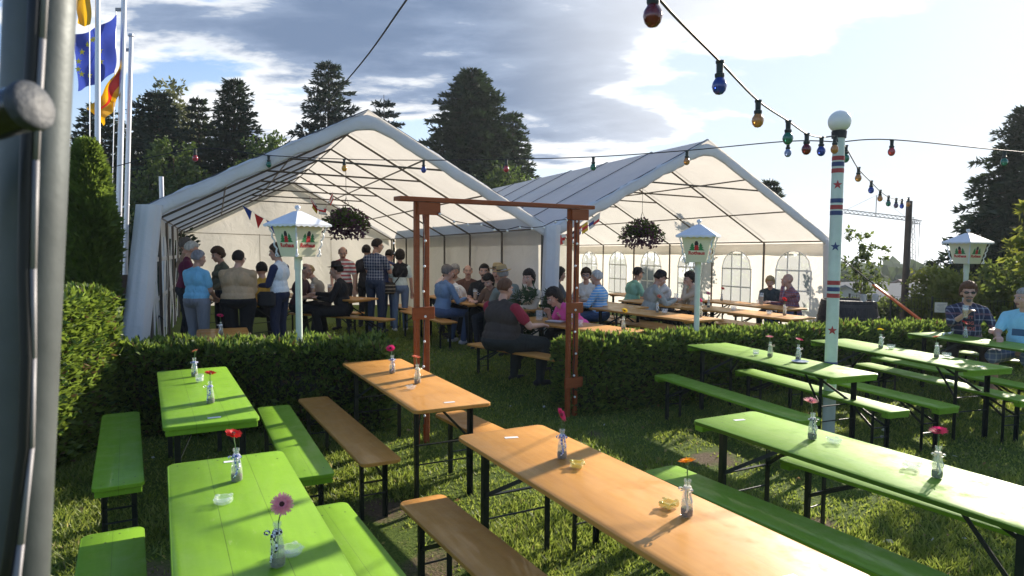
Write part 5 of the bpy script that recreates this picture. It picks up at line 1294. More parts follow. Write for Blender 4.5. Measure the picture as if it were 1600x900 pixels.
mb = MB(); mb.grid(lambda u, v: (-.11+.12*u, -.04+.09*v, .02+.035*math.sin(u*5+v*3)**2+.04*u*(1-v)), 8, 8); mb.build('napkin', m_stick, root, True)
# beer on the tables under the tents
def mug(label, loc, h=.19, r=.042, fill=.7, grp='beer glasses on the tent tables'):
    root = thing('beer_glass', label, 'beer glass', loc, 0, grp); mb = MB(); mb.lathe([(0, .0006), (r*.9, .001), (r*.85, .02), (r, h*.5), (r*1.06, h), (r*1.0, h), (r*.93, h*.5), (r*.78, .022), (0, .02)], 16); mb.build('glass', m_clear, root, True)
    if fill:
        mb = MB(); mb.lathe([(0, .0215), (r*.76, .0215), (r*.91, h*fill*.7), (r*.93, h*fill), (0, h*fill)], 14); mb.build('beer', m_beer, root, 'auto')
        mb = MB(); mb.lathe([(0, h*fill+.0005), (r*.94, h*fill+.0005), (r*.96, h*fill+.02), (0, h*fill+.026)], 14); mb.build('foam', m_foam, root, 'auto')
    return root
def stein(label, loc):
    root = thing('beer_mug', label, 'beer mug', loc, R(-20)); mb = MB(); mb.lathe([(0, .0006), (.05, .001), (.052, .15), (.046, .15), (.044, .02), (0, .018)], 18); mb.build('mug_body', m_clear, root, 'auto')
    mb = MB(); mb.tube([(.05, 0, .13), (.085, 0, .12), (.09, 0, .07), (.05, 0, .04)], .009, 8); mb.build('handle', m_clear, root, True)
    return root
stein('empty glass beer mug with handle before the man in the dark vest', tv('M', -.62, -.08)); mug('tall glass with beer by the right arch post', tv('M', .02, .0), .2, .042, .45)
mug('short white candle cup by the right arch post', tv('M', .25, -.1), .09, .04, 0)
mb = MB(); mb.box((0, 0, .011), (.25, .17, .02), bev=.003); root = thing('menu_book', 'folded menu lying on the table before the man in the dark vest', 'menu', tv('M', -.3, -.05), R(-30)); mb.build('cover', principled('menu_cover', (.30, .24, .20), .5), root); mb = MB(); mb.box((0, 0, .024), (.24, .16, .004)); mb.build('page', m_stick, root)
i = 0
for tb, dx, dy, h_, f_, lab in [('H', -.1, -.05, .22, .7, 'left of two tall beers before the man in the dark hat'), ('H', .18, .08, .22, .75, 'right of two tall beers before the man in the dark hat'), ('H', -.55, .1, .2, .5, 'half-full glass before the blonde woman in grey'),
        ('G', .45, .1, .21, .75, 'tall full beer glass beside the man in the black t-shirt'), ('G', .15, -.1, .2, .2, 'nearly empty glass before the man in the denim shirt'), ('G', -.3, .05, .2, .6, 'glass beside the person leaning in a white t-shirt'),
        ('C', .35, -.05, .24, .7, 'tall beer glass standing before the bald man'), ('C', .15, .1, .09, 0, 'small dark cup on the bald man\'s table'), ('B', .1, .1, .2, .3, 'glass before the woman in beige'), ('B', -.4, 0, .2, .5, 'glass before the man in the black cap'),
        ('E', .2, .05, .18, .4, 'glass between the two women'), ('G2', .4, 0, .2, .6, 'glass near the straw-hatted pair')]:
    mug(lab, tv(tb, dx, dy), h_, .04, f_)
root = thing('jacket', 'dark jacket lying over the bench at the left leg of the left tent', 'jacket', (-5.55, 10.0, g(-5.55, 10)+.485)); mb = MB(); mb.grid(lambda u, v: (-.3+.6*u, -.2+.4*v, .04+.16*math.sin(u*3.1)*math.sin(v*3.1)+.03*math.sin(u*14+v*9)-(.25*(v < .12) if True else 0)), 20, 16); mb.build('cloth', principled('jacket_dark', (.02, .02, .025), .85, bump=.5, bscale=12), root, True)
# ------------------------------------------------------------------ people
def cloth(name, col, kind='plain', c2=(.8, .8, .8), c3=None, rough=.85, freq=12):
    key = 'cloth_'+name
    if key in MATS: return MATS[key]
    col = tuple(min(.85, x*1.25+.004) for x in col); m = bpy.data.materials.new(key); m.use_nodes = True; t = NT(m.node_tree); b = t.n['Principled BSDF']; b.inputs['Roughness'].default_value = rough; b.inputs['Specular IOR Level'].default_value = .2
    gco = t.add('ShaderNodeTexCoord').outputs['Object']
    wob = t.add('ShaderNodeTexNoise', {0: gco, 'Scale': 7.0, 'Detail': 3})
    n = t.add('ShaderNodeTexNoise', {0: t.add('ShaderNodeMapping', {0: gco, 2: (.5, .3, 0), 3: (1, 1, .45)}).outputs[0], 'Scale': 10, 'Detail': 4, 'Roughness': .55, 'Distortion': 1.2})
    bn = t.add('ShaderNodeBump', {'Height': n.outputs[0], 'Strength': .9, 'Distance': .035}); t.l.new(bn.outputs[0], b.inputs['Normal'])
    c = t.mix(.25, (*col,), t.ramp(n.outputs[0], [(.3, tuple(x*.75 for x in col)), (.7, tuple(min(1, x*1.2) for x in col))]))
    if kind != 'plain':
        sp = t.add('ShaderNodeSeparateXYZ', {0: t.vmath('ADD', gco, t.vmath('SCALE', wob.outputs[1]).outputs[0]).outputs[0] if False else gco})
        def band(o, f, w, ph=0.0): return t.math('LESS_THAN', t.math('FRACT', t.math('ADD', t.math('MULTIPLY', o, f), 100.3+ph)), w)
        if kind == 'stripe': c = t.mix(band(sp.outputs[2], freq, .5), c, (*c2,))
        if kind == 'thin': c = t.mix(band(sp.outputs[2], freq, .3), c, (*c2,))
        if kind == 'plaid':
            ang = t.math('MULTIPLY', t.math('ARCTAN2', sp.outputs[0], t.math('ADD', sp.outputs[1], .0)), .16)
            a_ = band(t.math('ADD', sp.outputs[0], t.math('MULTIPLY', sp.outputs[1], .6)), freq, .22); z_ = band(sp.outputs[2], freq, .22)
            c = t.mix(t.math('MULTIPLY', t.math('ADD', a_, z_), .5), c, (*c2,))
            if c3: c = t.mix(t.math('MULTIPLY', band(sp.outputs[2], freq*.5, .2, .4), .6), c, (*c3,))
    t.l.new(c, b.inputs['Base Color']); MATS[key] = m; return m
def skin(tone):
    key = 'skin_%d' % int(tone*100)
    if key in MATS: return MATS[key]
    m = principled(key, (.60*tone, .35*tone, .255*tone), .5, .35, bump=.12, bscale=45, var=.14, vscale=9); b = m.node_tree.nodes['Principled BSDF']; b.inputs['Subsurface Weight'].default_value = .12; b.inputs['Subsurface Radius'].default_value = (.02, .008, .004); b.inputs['Subsurface Scale'].default_value = .5
    return m
m_lip = principled('lips', (.30, .10, .08), .5); m_eyew = principled('eye_white', (.65, .63, .6), .25); m_iris = principled('eye_iris', (.03, .02, .015), .15)
m_shoe = principled('dark_shoe', (.02, .018, .018), .5); m_wshoe = principled('white_trainer', (.7, .7, .7), .5); m_btrim = principled('trainer_dark_white', (.06, .06, .07), .6)
HAIRC = {'grey': (.36, .34, .32), 'white': (.62, .60, .56), 'brown': (.07, .04, .022), 'dark': (.022, .016, .012), 'blonde': (.42, .30, .14), 'bluegrey': (.28, .28, .31), 'reddish': (.13, .06, .03), 'salt': (.16, .14, .13)}
def hair_mat(c):
    k_ = 'hair_'+c
    return principled(k_, HAIRC[c], .6, .3, bump=.9, bscale=60, var=.35, vscale=34, stretch=(1, 1, .3))
def hull_round_cone(a, b, ra, rb, n=12):
    mb = MB(); a = Vector(a); b = Vector(b); d = b-a
    d = d.normalized() if d.length > 1e-6 else Vector((0, 0, 1)); pts = []; rs = []
    for q in (90, 60, 30): pts.append(a-d*ra*math.sin(R(q))); rs.append(max(1e-4, ra*math.cos(R(q))))
    pts.append(a); rs.append(ra); pts.append(b); rs.append(rb)
    for q in (30, 60, 90): pts.append(b+d*rb*math.sin(R(q))); rs.append(max(1e-4, rb*math.cos(R(q))))
    u = d.orthogonal().normalized(); w = d.cross(u)
    for p, r in zip(pts, rs):
        for q in range(n): an = 2*math.pi*q/n; mb.v.append(tuple(p+(u*math.cos(an)+w*math.sin(an))*r))
    for i in range(len(pts)-1):
        for q in range(n): x = i*n+q; y = i*n+(q+1) % n; mb.f.append((x, y, y+n, x+n)); mb.m.append(0)
    mb.f.append(tuple(n-1-q for q in range(n))); mb.f.append(tuple((len(pts)-1)*n+q for q in range(n)))
    return mb
NPEOPLE = 0
def person(label, px, Y, rz, pose='sit', H_=1.7, shirt=None, legs=None, sleeve='short', vest=None, hair='short', hc='brown', girth=1.0, lean=0.0, side=0.0, arms=('table', 'table'),
           head=(0, 0), tone=1.0, hat=None, glasses=None, shoe=None, seat=.48, pos=None, shorts=False, vox=.0105, roll=0, moustache=None, legspread=1.0, twist=0, kneeang=0, group=None, female=False, lower=None):
    """px = pixel column of the trunk, Y = distance; rz = heading in degrees (0 = facing away, 90 = facing left, 180 = facing the camera)"""
    global NPEOPLE; NPEOPLE += 1
    s = H_/1.75
    if pos: x, y = pos
    else: q = dp(px, 400, Y); x, y = q.x, q.y
    root = thing('person', label, 'person', (x, y, g(x, y)), R(rz), group)
    sk = skin(tone); shirt = shirt or cloth('grey', (.2, .2, .2)); legs = legs or cloth('dark_trousers', (.02, .022, .028)); shoe = shoe or m_shoe
    mats = [sk, shirt, legs, shoe, vest or shirt, m_lip, lower or sk]; SK, SH, LG, SO, VE, LI, LW = range(7); TR = VE if vest else SH; TL = LW if lower else TR
    hip = Vector((0, 0, .935*s)) if pose == 'stand' else Vector((0, 0, seat+.095))
    Ml = Matrix.Rotation(R(twist), 3, 'Z') @ Matrix.Rotation(-R(lean), 3, 'X') @ Matrix.Rotation(R(side), 3, 'Y')
    def TT(v): return hip+Ml @ (Vector(v)*s)
    girth = girth*1.08; gx, gy = (1+(girth-1)*.8), girth
    prims = []                      # ('c', a, b, ra, rb, tag) or ('e', centre, radii, rot, tag)
    def C(a, b, ra, rb, tg): prims.append(('c', Vector(a), Vector(b), ra*s, rb*s, tg))
    def E(c, r, M, tg): prims.append(('e', Vector(c), Vector(r)*s, M, tg))
    wsh = .90 if female else 1.0
    E(TT((0, -.01, .02)), (.165*gx, .125*gy, .13), Ml, LG if pose == 'stand' else LG)
    E(TT((0, -.005, .09)), (.160*gx, .122*gy, .11), Ml, TL)
    E(TT((0, .012*gy, .17)), (.150*gx, .118*gy, .16), Ml, TL)
    E(TT((0, .0, .34)), (.162*gx*wsh, .112*(1+(gy-1)*.6), .18), Ml, TR)
    C(TT((-.115*wsh, -.005, .445)), TT((.115*wsh, -.005, .445)), .072, .072, TR)
    if female:
        for sx in (-1, 1): E(TT((sx*.07, .085*gy, .33)), (.066, .06, .065), Ml, TR)
    C(TT((-.05, -.012, .50)), TT((.05, -.012, .50)), .055, .055, TR)
    for sx in (-1, 1):
        C(TT((sx*.035, -.014, .515)), TT((sx*.16*wsh*(1+(gx-1)*.38), -.008, .462)), .047, .052, TR)
        E(TT((sx*.085*wsh, -.035*gy, .36)), (.085*(1+(gx-1)*.5), .085*(1+(gy-1)*.5), .13), Ml, TR)
    nb = TT((0, -.01, .49)); nt = TT((0, .018, .585)); C(nb, nt, .060, .055, SK)
    Mh = Ml @ Matrix.Rotation(R(head[0]), 3, 'Z') @ Matrix.Rotation(-R(head[1]), 3, 'X') @ Matrix.Rotation(R(roll), 3, 'Y')
    hc0 = TT((0, .012, .585))+Mh @ Vector((0, .020*s, .108*s))
    def HH(v): return hc0+Mh @ (Vector(v)*s*1.05)
    E(HH((0, -.012, .02)), (.077, .096, .098), Mh, SK); E(HH((0, .028, -.045)), (.060, .066, .072), Mh, SK)
    C(HH((0, .062, -.093)), HH((0, .066, -.095)), .026, .024, SK)
    C(HH((0, .088, .012)), HH((0, .108, -.028)), .011, .0165, SK); C(HH((-.012, .095, -.032)), HH((.012, .095, -.032)), .012, .012, SK)
    C(HH((-.045, .072, .030)), HH((.045, .072, .030)), .014, .014, SK)
    C(HH((-.018, .088, -.064)), HH((.018, .088, -.064)), .009, .009, LI)
    for sx in (-1, 1):
        E(HH((sx*.079, -.012, -.012)), (.012, .026, .034), Mh @ Matrix.Rotation(R(sx*14), 3, 'Z'), SK); E(HH((sx*.043, .055, -.03)), (.026, .03, .03), Mh, SK)
    # legs
    for sx in (-1, 1):
        if pose == 'stand':
            h0 = hip+Vector((sx*.092*gx, 0, -.02))*s; kn = Vector((sx*.105*legspread, .03, .50))*s; an = Vector((sx*.11*legspread, -.02+.03*sx, .085))*s
        else:
            ka = R(kneeang+sx*-9*legspread); L1 = .43*s
            h0 = hip+Vector((sx*.095*gx, .02, 0))*s; kn = h0+Vector((-math.sin(ka)*L1, math.cos(ka)*L1, -.035)); an = kn+Vector((-math.sin(ka)*.02*s-sx*.0, -math.cos(ka)*.10*s, 0)); an.z = .085*s
        fd = (Vector((sx*.25, 1, 0)) if pose == 'stand' else Vector((-math.sin(R(kneeang)+sx*-.2), math.cos(R(kneeang)), 0))).normalized()
        thick = 1+(girth-1)*.6
        C(h0, kn, .093*thick, .066*thick, LG)
        if shorts:
            C(h0.lerp(kn, .3), kn, .096*thick, .082*thick, LG); C(kn, an, .056, .040, SK)
        else: C(kn, an, .066*thick, .052, LG)
        ft = an+Vector((0, 0, -.05*s)); C(ft-fd*.05*s, ft+fd*.15*s, .042, .034, SO); C(an, ft, .045, .045, SO)
    # arms
    for sx, arm in ((-1, arms[0]), (1, arms[1])):
        shd = TT((sx*.182*wsh*(1+(gx-1)*.38), -.005, .445))
        if isinstance(arm, str):
            zt = .80
            tgt = {'down': Vector((sx*.235*gx*s, .05*s, hip.z-.10*s)), 'table': Vector((sx*.15, .40*s, zt)), 'fold': Vector((sx*.04, .30*s, zt)), 'reach': Vector((sx*.08, .50*s, zt+.05)),
                   'face': HH((sx*.02, .10, -.10)), 'hold': hip+Vector((sx*.06, .30, .16))*s, 'phone': hip+Vector((sx*.10, .33, .30))*s, 'lap': hip+Vector((sx*.10, .26, .08))*s, 'behind': Vector((sx*.26, -.12, hip.z-.02)),
                   'front': hip+Vector((sx*.10, .28, .05))*s}[arm]
        else: tgt = Vector(arm)
        L1, L2 = .285*s, .262*s; d = tgt-shd; dist = min(max(d.length, .12), L1+L2-.004); d.normalize(); wr = shd+d*dist
        hint = Vector((sx*.55, -.45, -.75)); ca = (L1*L1+dist*dist-L2*L2)/(2*L1*dist); ha = L1*math.sqrt(max(0, 1-ca*ca)); pn = (hint-d*hint.dot(d)).normalized(); el = shd+d*(L1*ca)+pn*ha
        up_t = SH if sleeve in ('short', 'long') else SK
        C(shd, el, .053*(1+(girth-1)*.2), .041*(1+(girth-1)*.2), SH if sleeve == 'long' else SK)
        if sleeve == 'short': C(shd, shd.lerp(el, .62), .062*(1+(girth-1)*.22), .060*(1+(girth-1)*.22), SH)
        elif sleeve == 'none': C(shd, shd.lerp(el, .08), .060, .056, TR)
        C(el, wr, .040, .028, SK)
        if sleeve == 'long': C(el, el.lerp(wr, .93), .048, .038, SH); C(shd, el, .062*(1+(girth-1)*.25), .049*(1+(girth-1)*.2), SH)
        if sleeve == 'elbow': C(shd, el, .062, .052, SH); C(el, el.lerp(wr, .3), .052, .045, SH)
        # hand: palm, four curled fingers, thumb from the side of the palm
        fd = (wr-el).normalized(); dn = Vector((0, 0, -1)); sd = fd.cross(dn); sd = sd.normalized() if sd.length > .1 else Vector((sx, 0, 0)); pd = sd.cross(fd).normalized(); pd = pd if pd.z < 0 or abs(fd.z) > .8 else -pd
        pc = wr+fd*.052*s; C(wr, wr+fd*.03*s, .029, .030, SK)
        for k4 in range(4):
            o = (k4-1.5)*.0205*s; base = wr+fd*.085*s+sd*o; C(wr+fd*.025*s+sd*o*.7, base, .0155, .0125, SK)
            ln = (.068, .076, .072, .056)[k4 if sx > 0 else 3-k4]*s; j1 = base+(fd*.86+pd*.30)*ln*.55; j2 = j1+(fd*.55+pd*.80)*ln*.55; C(base, j1, .0108, .0102, SK); C(j1, j2, .0102, .0088, SK)
        tb_ = wr+fd*.03*s-sd*sx*.03*s; t1_ = tb_+(fd*.7-sd*sx*.65+pd*.3).normalized()*.042*s; C(tb_, t1_, .0145, .0120, SK); C(t1_, t1_+(fd*.95+pd*.35).normalized()*.034*s, .0118, .010, SK)
    # join, remesh into one continuous skin
    mb = MB()
    for p in prims:
        if p[0] == 'c': q = hull_round_cone(p[1], p[2], p[3], p[4])
        else: q = MB(); q.ell(p[1], p[2], 18, 12, p[3])
        i0 = len(mb.v); mb.v += q.v; mb.f += [tuple(i+i0 for i in f) for f in q.f]; mb.m += [0]*len(q.f)
    tmp = mb.build('tmp', [sk]); md = tmp.modifiers.new('r', 'REMESH'); md.mode = 'VOXEL'; md.voxel_size = vox; sm_ = tmp.modifiers.new('s', 'SMOOTH'); sm_.factor = .5; sm_.iterations = 3
    me = bpy.data.meshes.new_from_object(tmp.evaluated_get(bpy.context.evaluated_depsgraph_get())); old = tmp.data; bpy.data.objects.remove(tmp); bpy.data.meshes.remove(old)
    me.name = 'person_body'; me.materials.clear()
    for m in mats: me.materials.append(m)
    nf = len(me.polygons); cen = np.empty(nf*3, np.float32); me.polygons.foreach_get('center', cen); cen = cen.reshape(-1, 3); best = np.full(nf, 1e9); idx = np.zeros(nf, np.int32)
    for p in prims:
        if p[0] == 'c':
            a, b = np.array(p[1]), np.array(p[2]); ab = b-a; t_ = np.clip(((cen-a) @ ab)/max(1e-9, ab @ ab), 0, 1); dd = np.linalg.norm(cen-a-t_[:, None]*ab, axis=1)-(p[3]+(p[4]-p[3])*t_)
        else:
            lc = (cen-np.array(p[1])) @ np.array(p[3]); rr_ = np.array(p[2]); kk = np.linalg.norm(lc/rr_, axis=1); dd = (kk-1)*rr_.min()
        tg = p[-1]; dd = dd-(.004 if tg in (SH, VE) else 0.0)
        u_ = dd < best; best[u_] = dd[u_]; idx[u_] = tg
    # trunk colour: waist line cut level, trousers below the hem
    me.polygons.foreach_set('material_index', idx); me.polygons.foreach_set('use_smooth', np.ones(nf, bool)); me.update()
    body = bpy.data.objects.new('body', me); S.collection.objects.link(body); body.parent = root
    # eyes
    if abs((rz+head[0]+twist+180) % 360-180) > 45 and not (glasses == 'sun'):
        mb = MB()
        for sx in (-1, 1): mb.ell(HH((sx*.033, .076, .004)), (.0125*s, .0125*s, .009*s), 10, 7, Mh, 0); mb.ell(HH((sx*.033, .0855, .004)), (.006*s, .005*s, .006*s), 8, 6, Mh, 1)
        mb.build('eyes', [m_eyew, m_iris], root, True)
        mb = MB()
        for sx in (-1, 1): mb = MB(); mb.tube([HH((sx*.015, .092, .026)), HH((sx*.034, .091, .031)), HH((sx*.052, .078, .025))], .0042*s, 5); mb.build('eyebrow', hair_mat(hc if hc not in ('white',) else 'grey'), root, True)
    # hair
    if hair != 'bald':
        rd = random.Random(NPEOPLE); mb = MB(); nu, nv = 40, 26; th = {'short': .012, 'crop': .007, 'bob': .022, 'full': .024, 'bun': .013, 'ring': .009, 'curly': .028}[hair]
        keepf = {}
        for i in range(nv+1):
            ph = math.pi*i/nv
            for j in range(nu):
                a = 2*math.pi*j/nu; d = Vector((math.sin(ph)*math.sin(a), math.sin(ph)*math.cos(a), math.cos(ph)))     # y forward
                line = .40 if hair != 'full' and hair != 'bob' and hair != 'curly' else .32
                low = {'short': -.52, 'crop': -.45, 'ring': -.5, 'bun': -.55, 'bob': -.95, 'full': -.75, 'curly': -.7}[hair]
                fz = line if d.y > .45 else (line+(low-line)*min(1, (.45-d.y)/.52) if d.y > -.25 else low)
                if abs(d.x) > .75 and d.y > -.1 and hair not in ('bob', 'full'): fz = max(fz, -.18)
                m_ = d.z-fz
                if hair == 'ring': m_ = min(m_, .42-d.z)
                noise = .6*math.sin(d.x*17+NPEOPLE)*math.sin(d.y*15)*math.sin(d.z*13+1)+.25*rd.uniform(-1, 1)
                tk = (th*(1+noise*.45))*min(1, max(0, m_*4.5)+.06) if m_ > 0 else -.012
                r0 = Vector((.078*d.x, .098*d.y-.012, .100*d.z+.02)); ext = d*tk
                p = r0+ext
                if hair in ('bob', 'full') and d.z < -.25: p.z -= (-.25-d.z)*(.075 if hair == 'bob' else .04); p.y -= .008
                if d.z > .2: p.z += th*.35*min(1, max(0, m_*3))
                mb.v.append(tuple(HH(p))); keepf[i*nu+j] = m_
        for i in range(nv):
            for j in range(nu):
                q = (i*nu+j, (i+1)*nu+j, (i+1)*nu+(j+1) % nu, i*nu+(j+1) % nu)
                if max(keepf[x_] for x_ in q) > -.03: mb.f.append(q); mb.m.append(0)
        if hair == 'bun': mb.ell(HH((0, -.115, .06)), (.04*s, .04*s, .04*s), 14, 9, Mh)
        mb.build('hair', hair_mat(hc), root, True)
    if moustache:
        mb = MB(); mb.ell(HH((0, .062, -.097)), (.033*s, .031*s, .032*s), 14, 9, Mh); mb.tube([HH((-.035, .08, -.06)), HH((-.015, .099, -.050)), HH((.015, .099, -.050)), HH((.035, .08, -.06))], .0085*s, 7); mb.build('beard', hair_mat(moustache), root, True)
    if glasses:
        mb = MB(); gm = principled('sunglass_lens', (.012, .010, .012), .08, .8) if glasses == 'sun' else principled('thin_lens', (.6, .65, .68), .08, .6, alpha=.25)
        for sx in (-1, 1):
            Mg = Mh @ Matrix.Rotation(R(-sx*14), 3, 'Z'); c = HH((sx*.036, .098, .004)); mb.ell(c, (.029*s, .004*s, .019*s), 14, 6, Mg, 0)
            if glasses != 'sun': mb.tube([c+Mg @ Vector((.029*math.cos(q*.524), .003, .020*math.sin(q*.524)))*s for q in range(13)], .0022*s, 5, 1)
            mb.tube([HH((sx*.062, .092, .010)), HH((sx*.084, .03, .008)), HH((sx*.086, -.02, .0))], .003*s, 5, 1)
        mb.tube([HH((-.012, .108, .008)), HH((.012, .108, .008))], .003*s, 5, 1); mb.build('glasses', [gm, m_black], root, True)
    if hat:
        kind, hm = hat; mb = MB(); o = HH((0, -.012, .062)); Mr = Mh @ Matrix.Rotation(R(4), 3, 'X')
        if kind == 'brim':
            prof = [(.084, -.008), (.088, .004), (.135, .0), (.158, .008), (.160, .012), (.135, .008), (.092, .012), (.087, .06), (.078, .095), (.055, .108), (.03, .100), (0, .097)]
            mb.lathe([(r*s, z*s) for r, z in prof], 26, o, Mr); i0 = 0
        else:
            prof = [(.088, -.012), (.090, .02), (.083, .055), (.062, .08), (.03, .09), (0, .092)]; mb.lathe([(r*s, z*s) for r, z in prof], 22, o, Mr @ Matrix.Diagonal((.94, 1.13, 1)))
            mb.grid(lambda u, v: tuple(o+Mr @ (Vector(((u-.5)*.155*(1-.25*v*v), .080+.085*v*math.sqrt(max(0.05, 1-(2*u-1)**2*.8)), -.008-.022*v+.012*(1-(2*u-1)**2)))*s)), 12, 5)
            mb.grid(lambda u, v: tuple(o+Mr @ (Vector(((u-.5)*.155*(1-.25*v*v), .080+.085*v*math.sqrt(max(0.05, 1-(2*u-1)**2*.8)), -.013-.022*v+.012*(1-(2*u-1)**2)))*s)), 12, 5)
        mb.build('hat' if kind == 'brim' else 'cap', hm, root, 'auto')
        if kind == 'brim': b = MB(); b.lathe([(.0935*s, .013*s), (.0925*s, .034*s)], 26, o, Mr); b.build('hat_band', m_black, root, 'auto')
    root['_h'] = 0; del root['_h']
    return root, TT, HH, Ml, s
c_ = cloth
dk = c_('dark_trousers', (.02, .022, .028)); bk = c_('black_trousers', (.010, .010, .011)); jn = c_('blue_jeans', (.055, .09, .17)); jn2 = c_('pale_jeans', (.13, .19, .30)); gt = c_('grey_trousers', (.21, .22, .25)); nv = c_('navy_trousers', (.018, .022, .045))
# group standing at the left in the left tent
person('man in a taupe jacket with grey-brown hair, rearmost of the group by the slit wall', 289, 11.3, -75, 'stand', 1.74, c_('taupe', (.28, .20, .14)), dk, 'long', hair='short', hc='salt', arms=('down', 'front'))
person('white-haired woman in a maroon cardigan with a white collar', 287, 10.6, -62, 'stand', 1.68, c_('maroon', (.11, .018, .045)), dk, 'long', hair='short', hc='white', arms=('down', 'front'), female=True, lean=6, head=(0, 12))
person('grey-haired woman in a light blue t-shirt and grey trousers, seen from behind', 306, 9.85, -18, 'stand', 1.585, c_('sky_blue', (.19, .47, .72)), gt, 'short', hair='short', hc='bluegrey', arms=('front', 'front'), female=True, girth=1.32, head=(-18, 10))
person('brown-haired woman facing the camera between the blue t-shirt and the tan jumper', 346, 11.2, 135, 'stand', 1.60, c_('dull_green', (.12, .13, .09)), dk, 'long', hair='full', hc='brown', arms=('front', 'front'), female=True, head=(0, 20))
person('stout person in a tan jumper and black trousers, seen from behind', 371, 9.9, 4, 'stand', 1.585, c_('tan', (.42, .29, .17)), bk, 'long', hair='short', hc='dark', arms=('front', 'front'), girth=1.72, glasses='clear', head=(-15, 6))
person('dark-haired woman in a white vest with navy sleeves, facing left with a purse', 436, 10.3, 78, 'stand', 1.665, c_('navy_sleeve', (.022, .03, .075)), nv, 'long', c_('white_vest', (.66, .73, .80)), hair='full', hc='brown', arms=('hold', 'hold'), female=True, head=(8, 8), girth=1.05)
person('person in a mustard top half hidden behind the woman in the white vest', 411, 11.0, 30, 'sit', 1.72, c_('mustard', (.50, .30, .05)), bk, 'long', hair='short', hc='dark', girth=1.1, lean=10)
q = dp(428, 400, 10.05); root = thing('shoulder_bag', 'black bag hanging at the front of the woman in the white vest', 'bag', (q.x-.12, q.y, g(q.x, q.y)+.86)); mb = MB(); mb.box((0, 0, 0), (.26, .12, .24), bev=.04); mb.build('bag_body', principled('bag_black', (.012, .012, .013), .7, bump=.3, bscale=14), root)
person('bald man in a dark shirt sitting behind the large lantern pole', 463, 12.0, -95, 'sit', 1.72, c_('plum', (.06, .03, .04)), dk, 'short', hair='ring', hc='salt', arms=('table', 'table'), lean=12)
person('blonde woman in a grey t-shirt leaning on the table right of the large lantern', 505, 12.75, 98, 'sit', 1.70, c_('grey_tee', (.28, .26, .22)), dk, 'short', hair='short', hc='blonde', arms=('reach', 'reach'), lean=20, female=True, girth=1.1, head=(0, 5))
person('bald man standing in a red and white striped polo shirt', 536, 13.7, 165, 'stand', 1.70, c_('red_stripe', (.42, .10, .10), 'stripe', (.80, .76, .72), freq=13), dk, 'short', hair='ring', hc='salt', arms=('down', 'front'), head=(30, 22), girth=1.15)
person('man in a dark brimmed hat and black jacket seated in profile', 537, 11.6, 92, 'sit', 1.74, c_('black_jacket', (.012, .012, .014)), bk, 'long', hair='short', hc='dark', arms=('table', 'reach'), lean=8, hat=('brim', principled('hat_dark_brown', (.035, .018, .014), .8, bump=.2)), girth=1.12)
person('man standing with his back turned in a navy shirt checked with white, and jeans', 586, 13.3, -22, 'stand', 1.85, c_('navy_check', (.035, .05, .10), 'plaid', (.55, .58, .65), freq=17), c_('dark_jeans', (.03, .045, .085)), 'short', hair='short', hc='dark', arms=('phone', 'phone'), glasses='clear', head=(-25, 14), girth=1.08, shoe=m_btrim)
person('woman with a dark bun whose head shows left of the navy checked shirt', 572, 14.2, -10, 'stand', 1.73, c_('charcoal', (.03, .03, .035)), dk, 'short', hair='bun', hc='dark', arms=('down', 'down'), female=True)
person('person in a dark blue hoodie between the checked shirt and the black vest top', 606, 14.1, -20, 'stand', 1.66, c_('hoodie_blue', (.03, .045, .13)), jn, 'long', hair='short', hc='dark', arms=('front', 'front'), girth=1.1, head=(0, 25))
rt, TT_, HH_, Ml_, s_ = person('woman in a black vest top and jeans with a shoulder bag, seen from behind', 625, 13.7, 12, 'stand', 1.64, c_('pale_tee', (.55, .62, .58)), jn2, 'short', c_('black_top', (.012, .013, .017)), hair='full', hc='dark', arms=('front', 'down'), female=True, girth=1.02, shoe=m_wshoe, lower=c_('pale_tee', (.55, .62, .58)))
mb = MB(); mb.tube([TT_((.13, -.03, .50)), TT_((.05, -.138, .35)), TT_((-.12, -.145, .12)), TT_((-.2, -.12, -.02))], .012, 6); mb.build('bag_strap', m_black, rt, True)
q = dp(606, 400, 13.45); root = thing('striped_shoulder_bag', 'dark bag with pale stripes carried by the woman in the black vest top', 'bag', (q.x, q.y, g(q.x, q.y)+.88), R(10)); mb = MB(); mb.box((0, 0, 0), (.30, .13, .24), bev=.045); mb.build('bag_body', c_('bag_stripe', (.03, .025, .022), 'thin', (.35, .30, .22), freq=14), root)
# people beyond the left arch post
person('man in a pale pinkish shirt left of the denim shirt, beyond the arch', 684, 14.4, -70, 'sit', 1.74, c_('pale_pink', (.66, .52, .46)), dk, 'long', hair='short', hc='salt', arms=('table', 'table'), lean=14)
person('man in a denim shirt and jeans sitting with his back half turned', 690, 11.7, -48, 'sit', 1.74, c_('denim_shirt', (.13, .20, .31)), jn, 'long', hair='short', hc='salt', arms=('table', 'table'), lean=8, head=(-12, 5), shoe=m_wshoe)
person('dark-haired man in a white t-shirt leaning far over the table', 734, 12.9, 98, 'sit', 1.74, c_('white_tee', (.78, .77, .75)), dk, 'short', hair='short', hc='dark', arms=('fold', 'reach'), lean=34, head=(0, -8))
person('grey-haired person behind the man in the white t-shirt', 711, 13.9, 170, 'sit', 1.72, c_('beige_top', (.45, .38, .30)), dk, 'long', hair='full', hc='grey', head=(10, 12))
person('ruddy bald person in a brown top, rearmost behind the white t-shirt', 731, 13.3, 190, 'sit', 1.74, c_('brown_top', (.12, .06, .045)), dk, 'long', hair='ring', hc='salt')
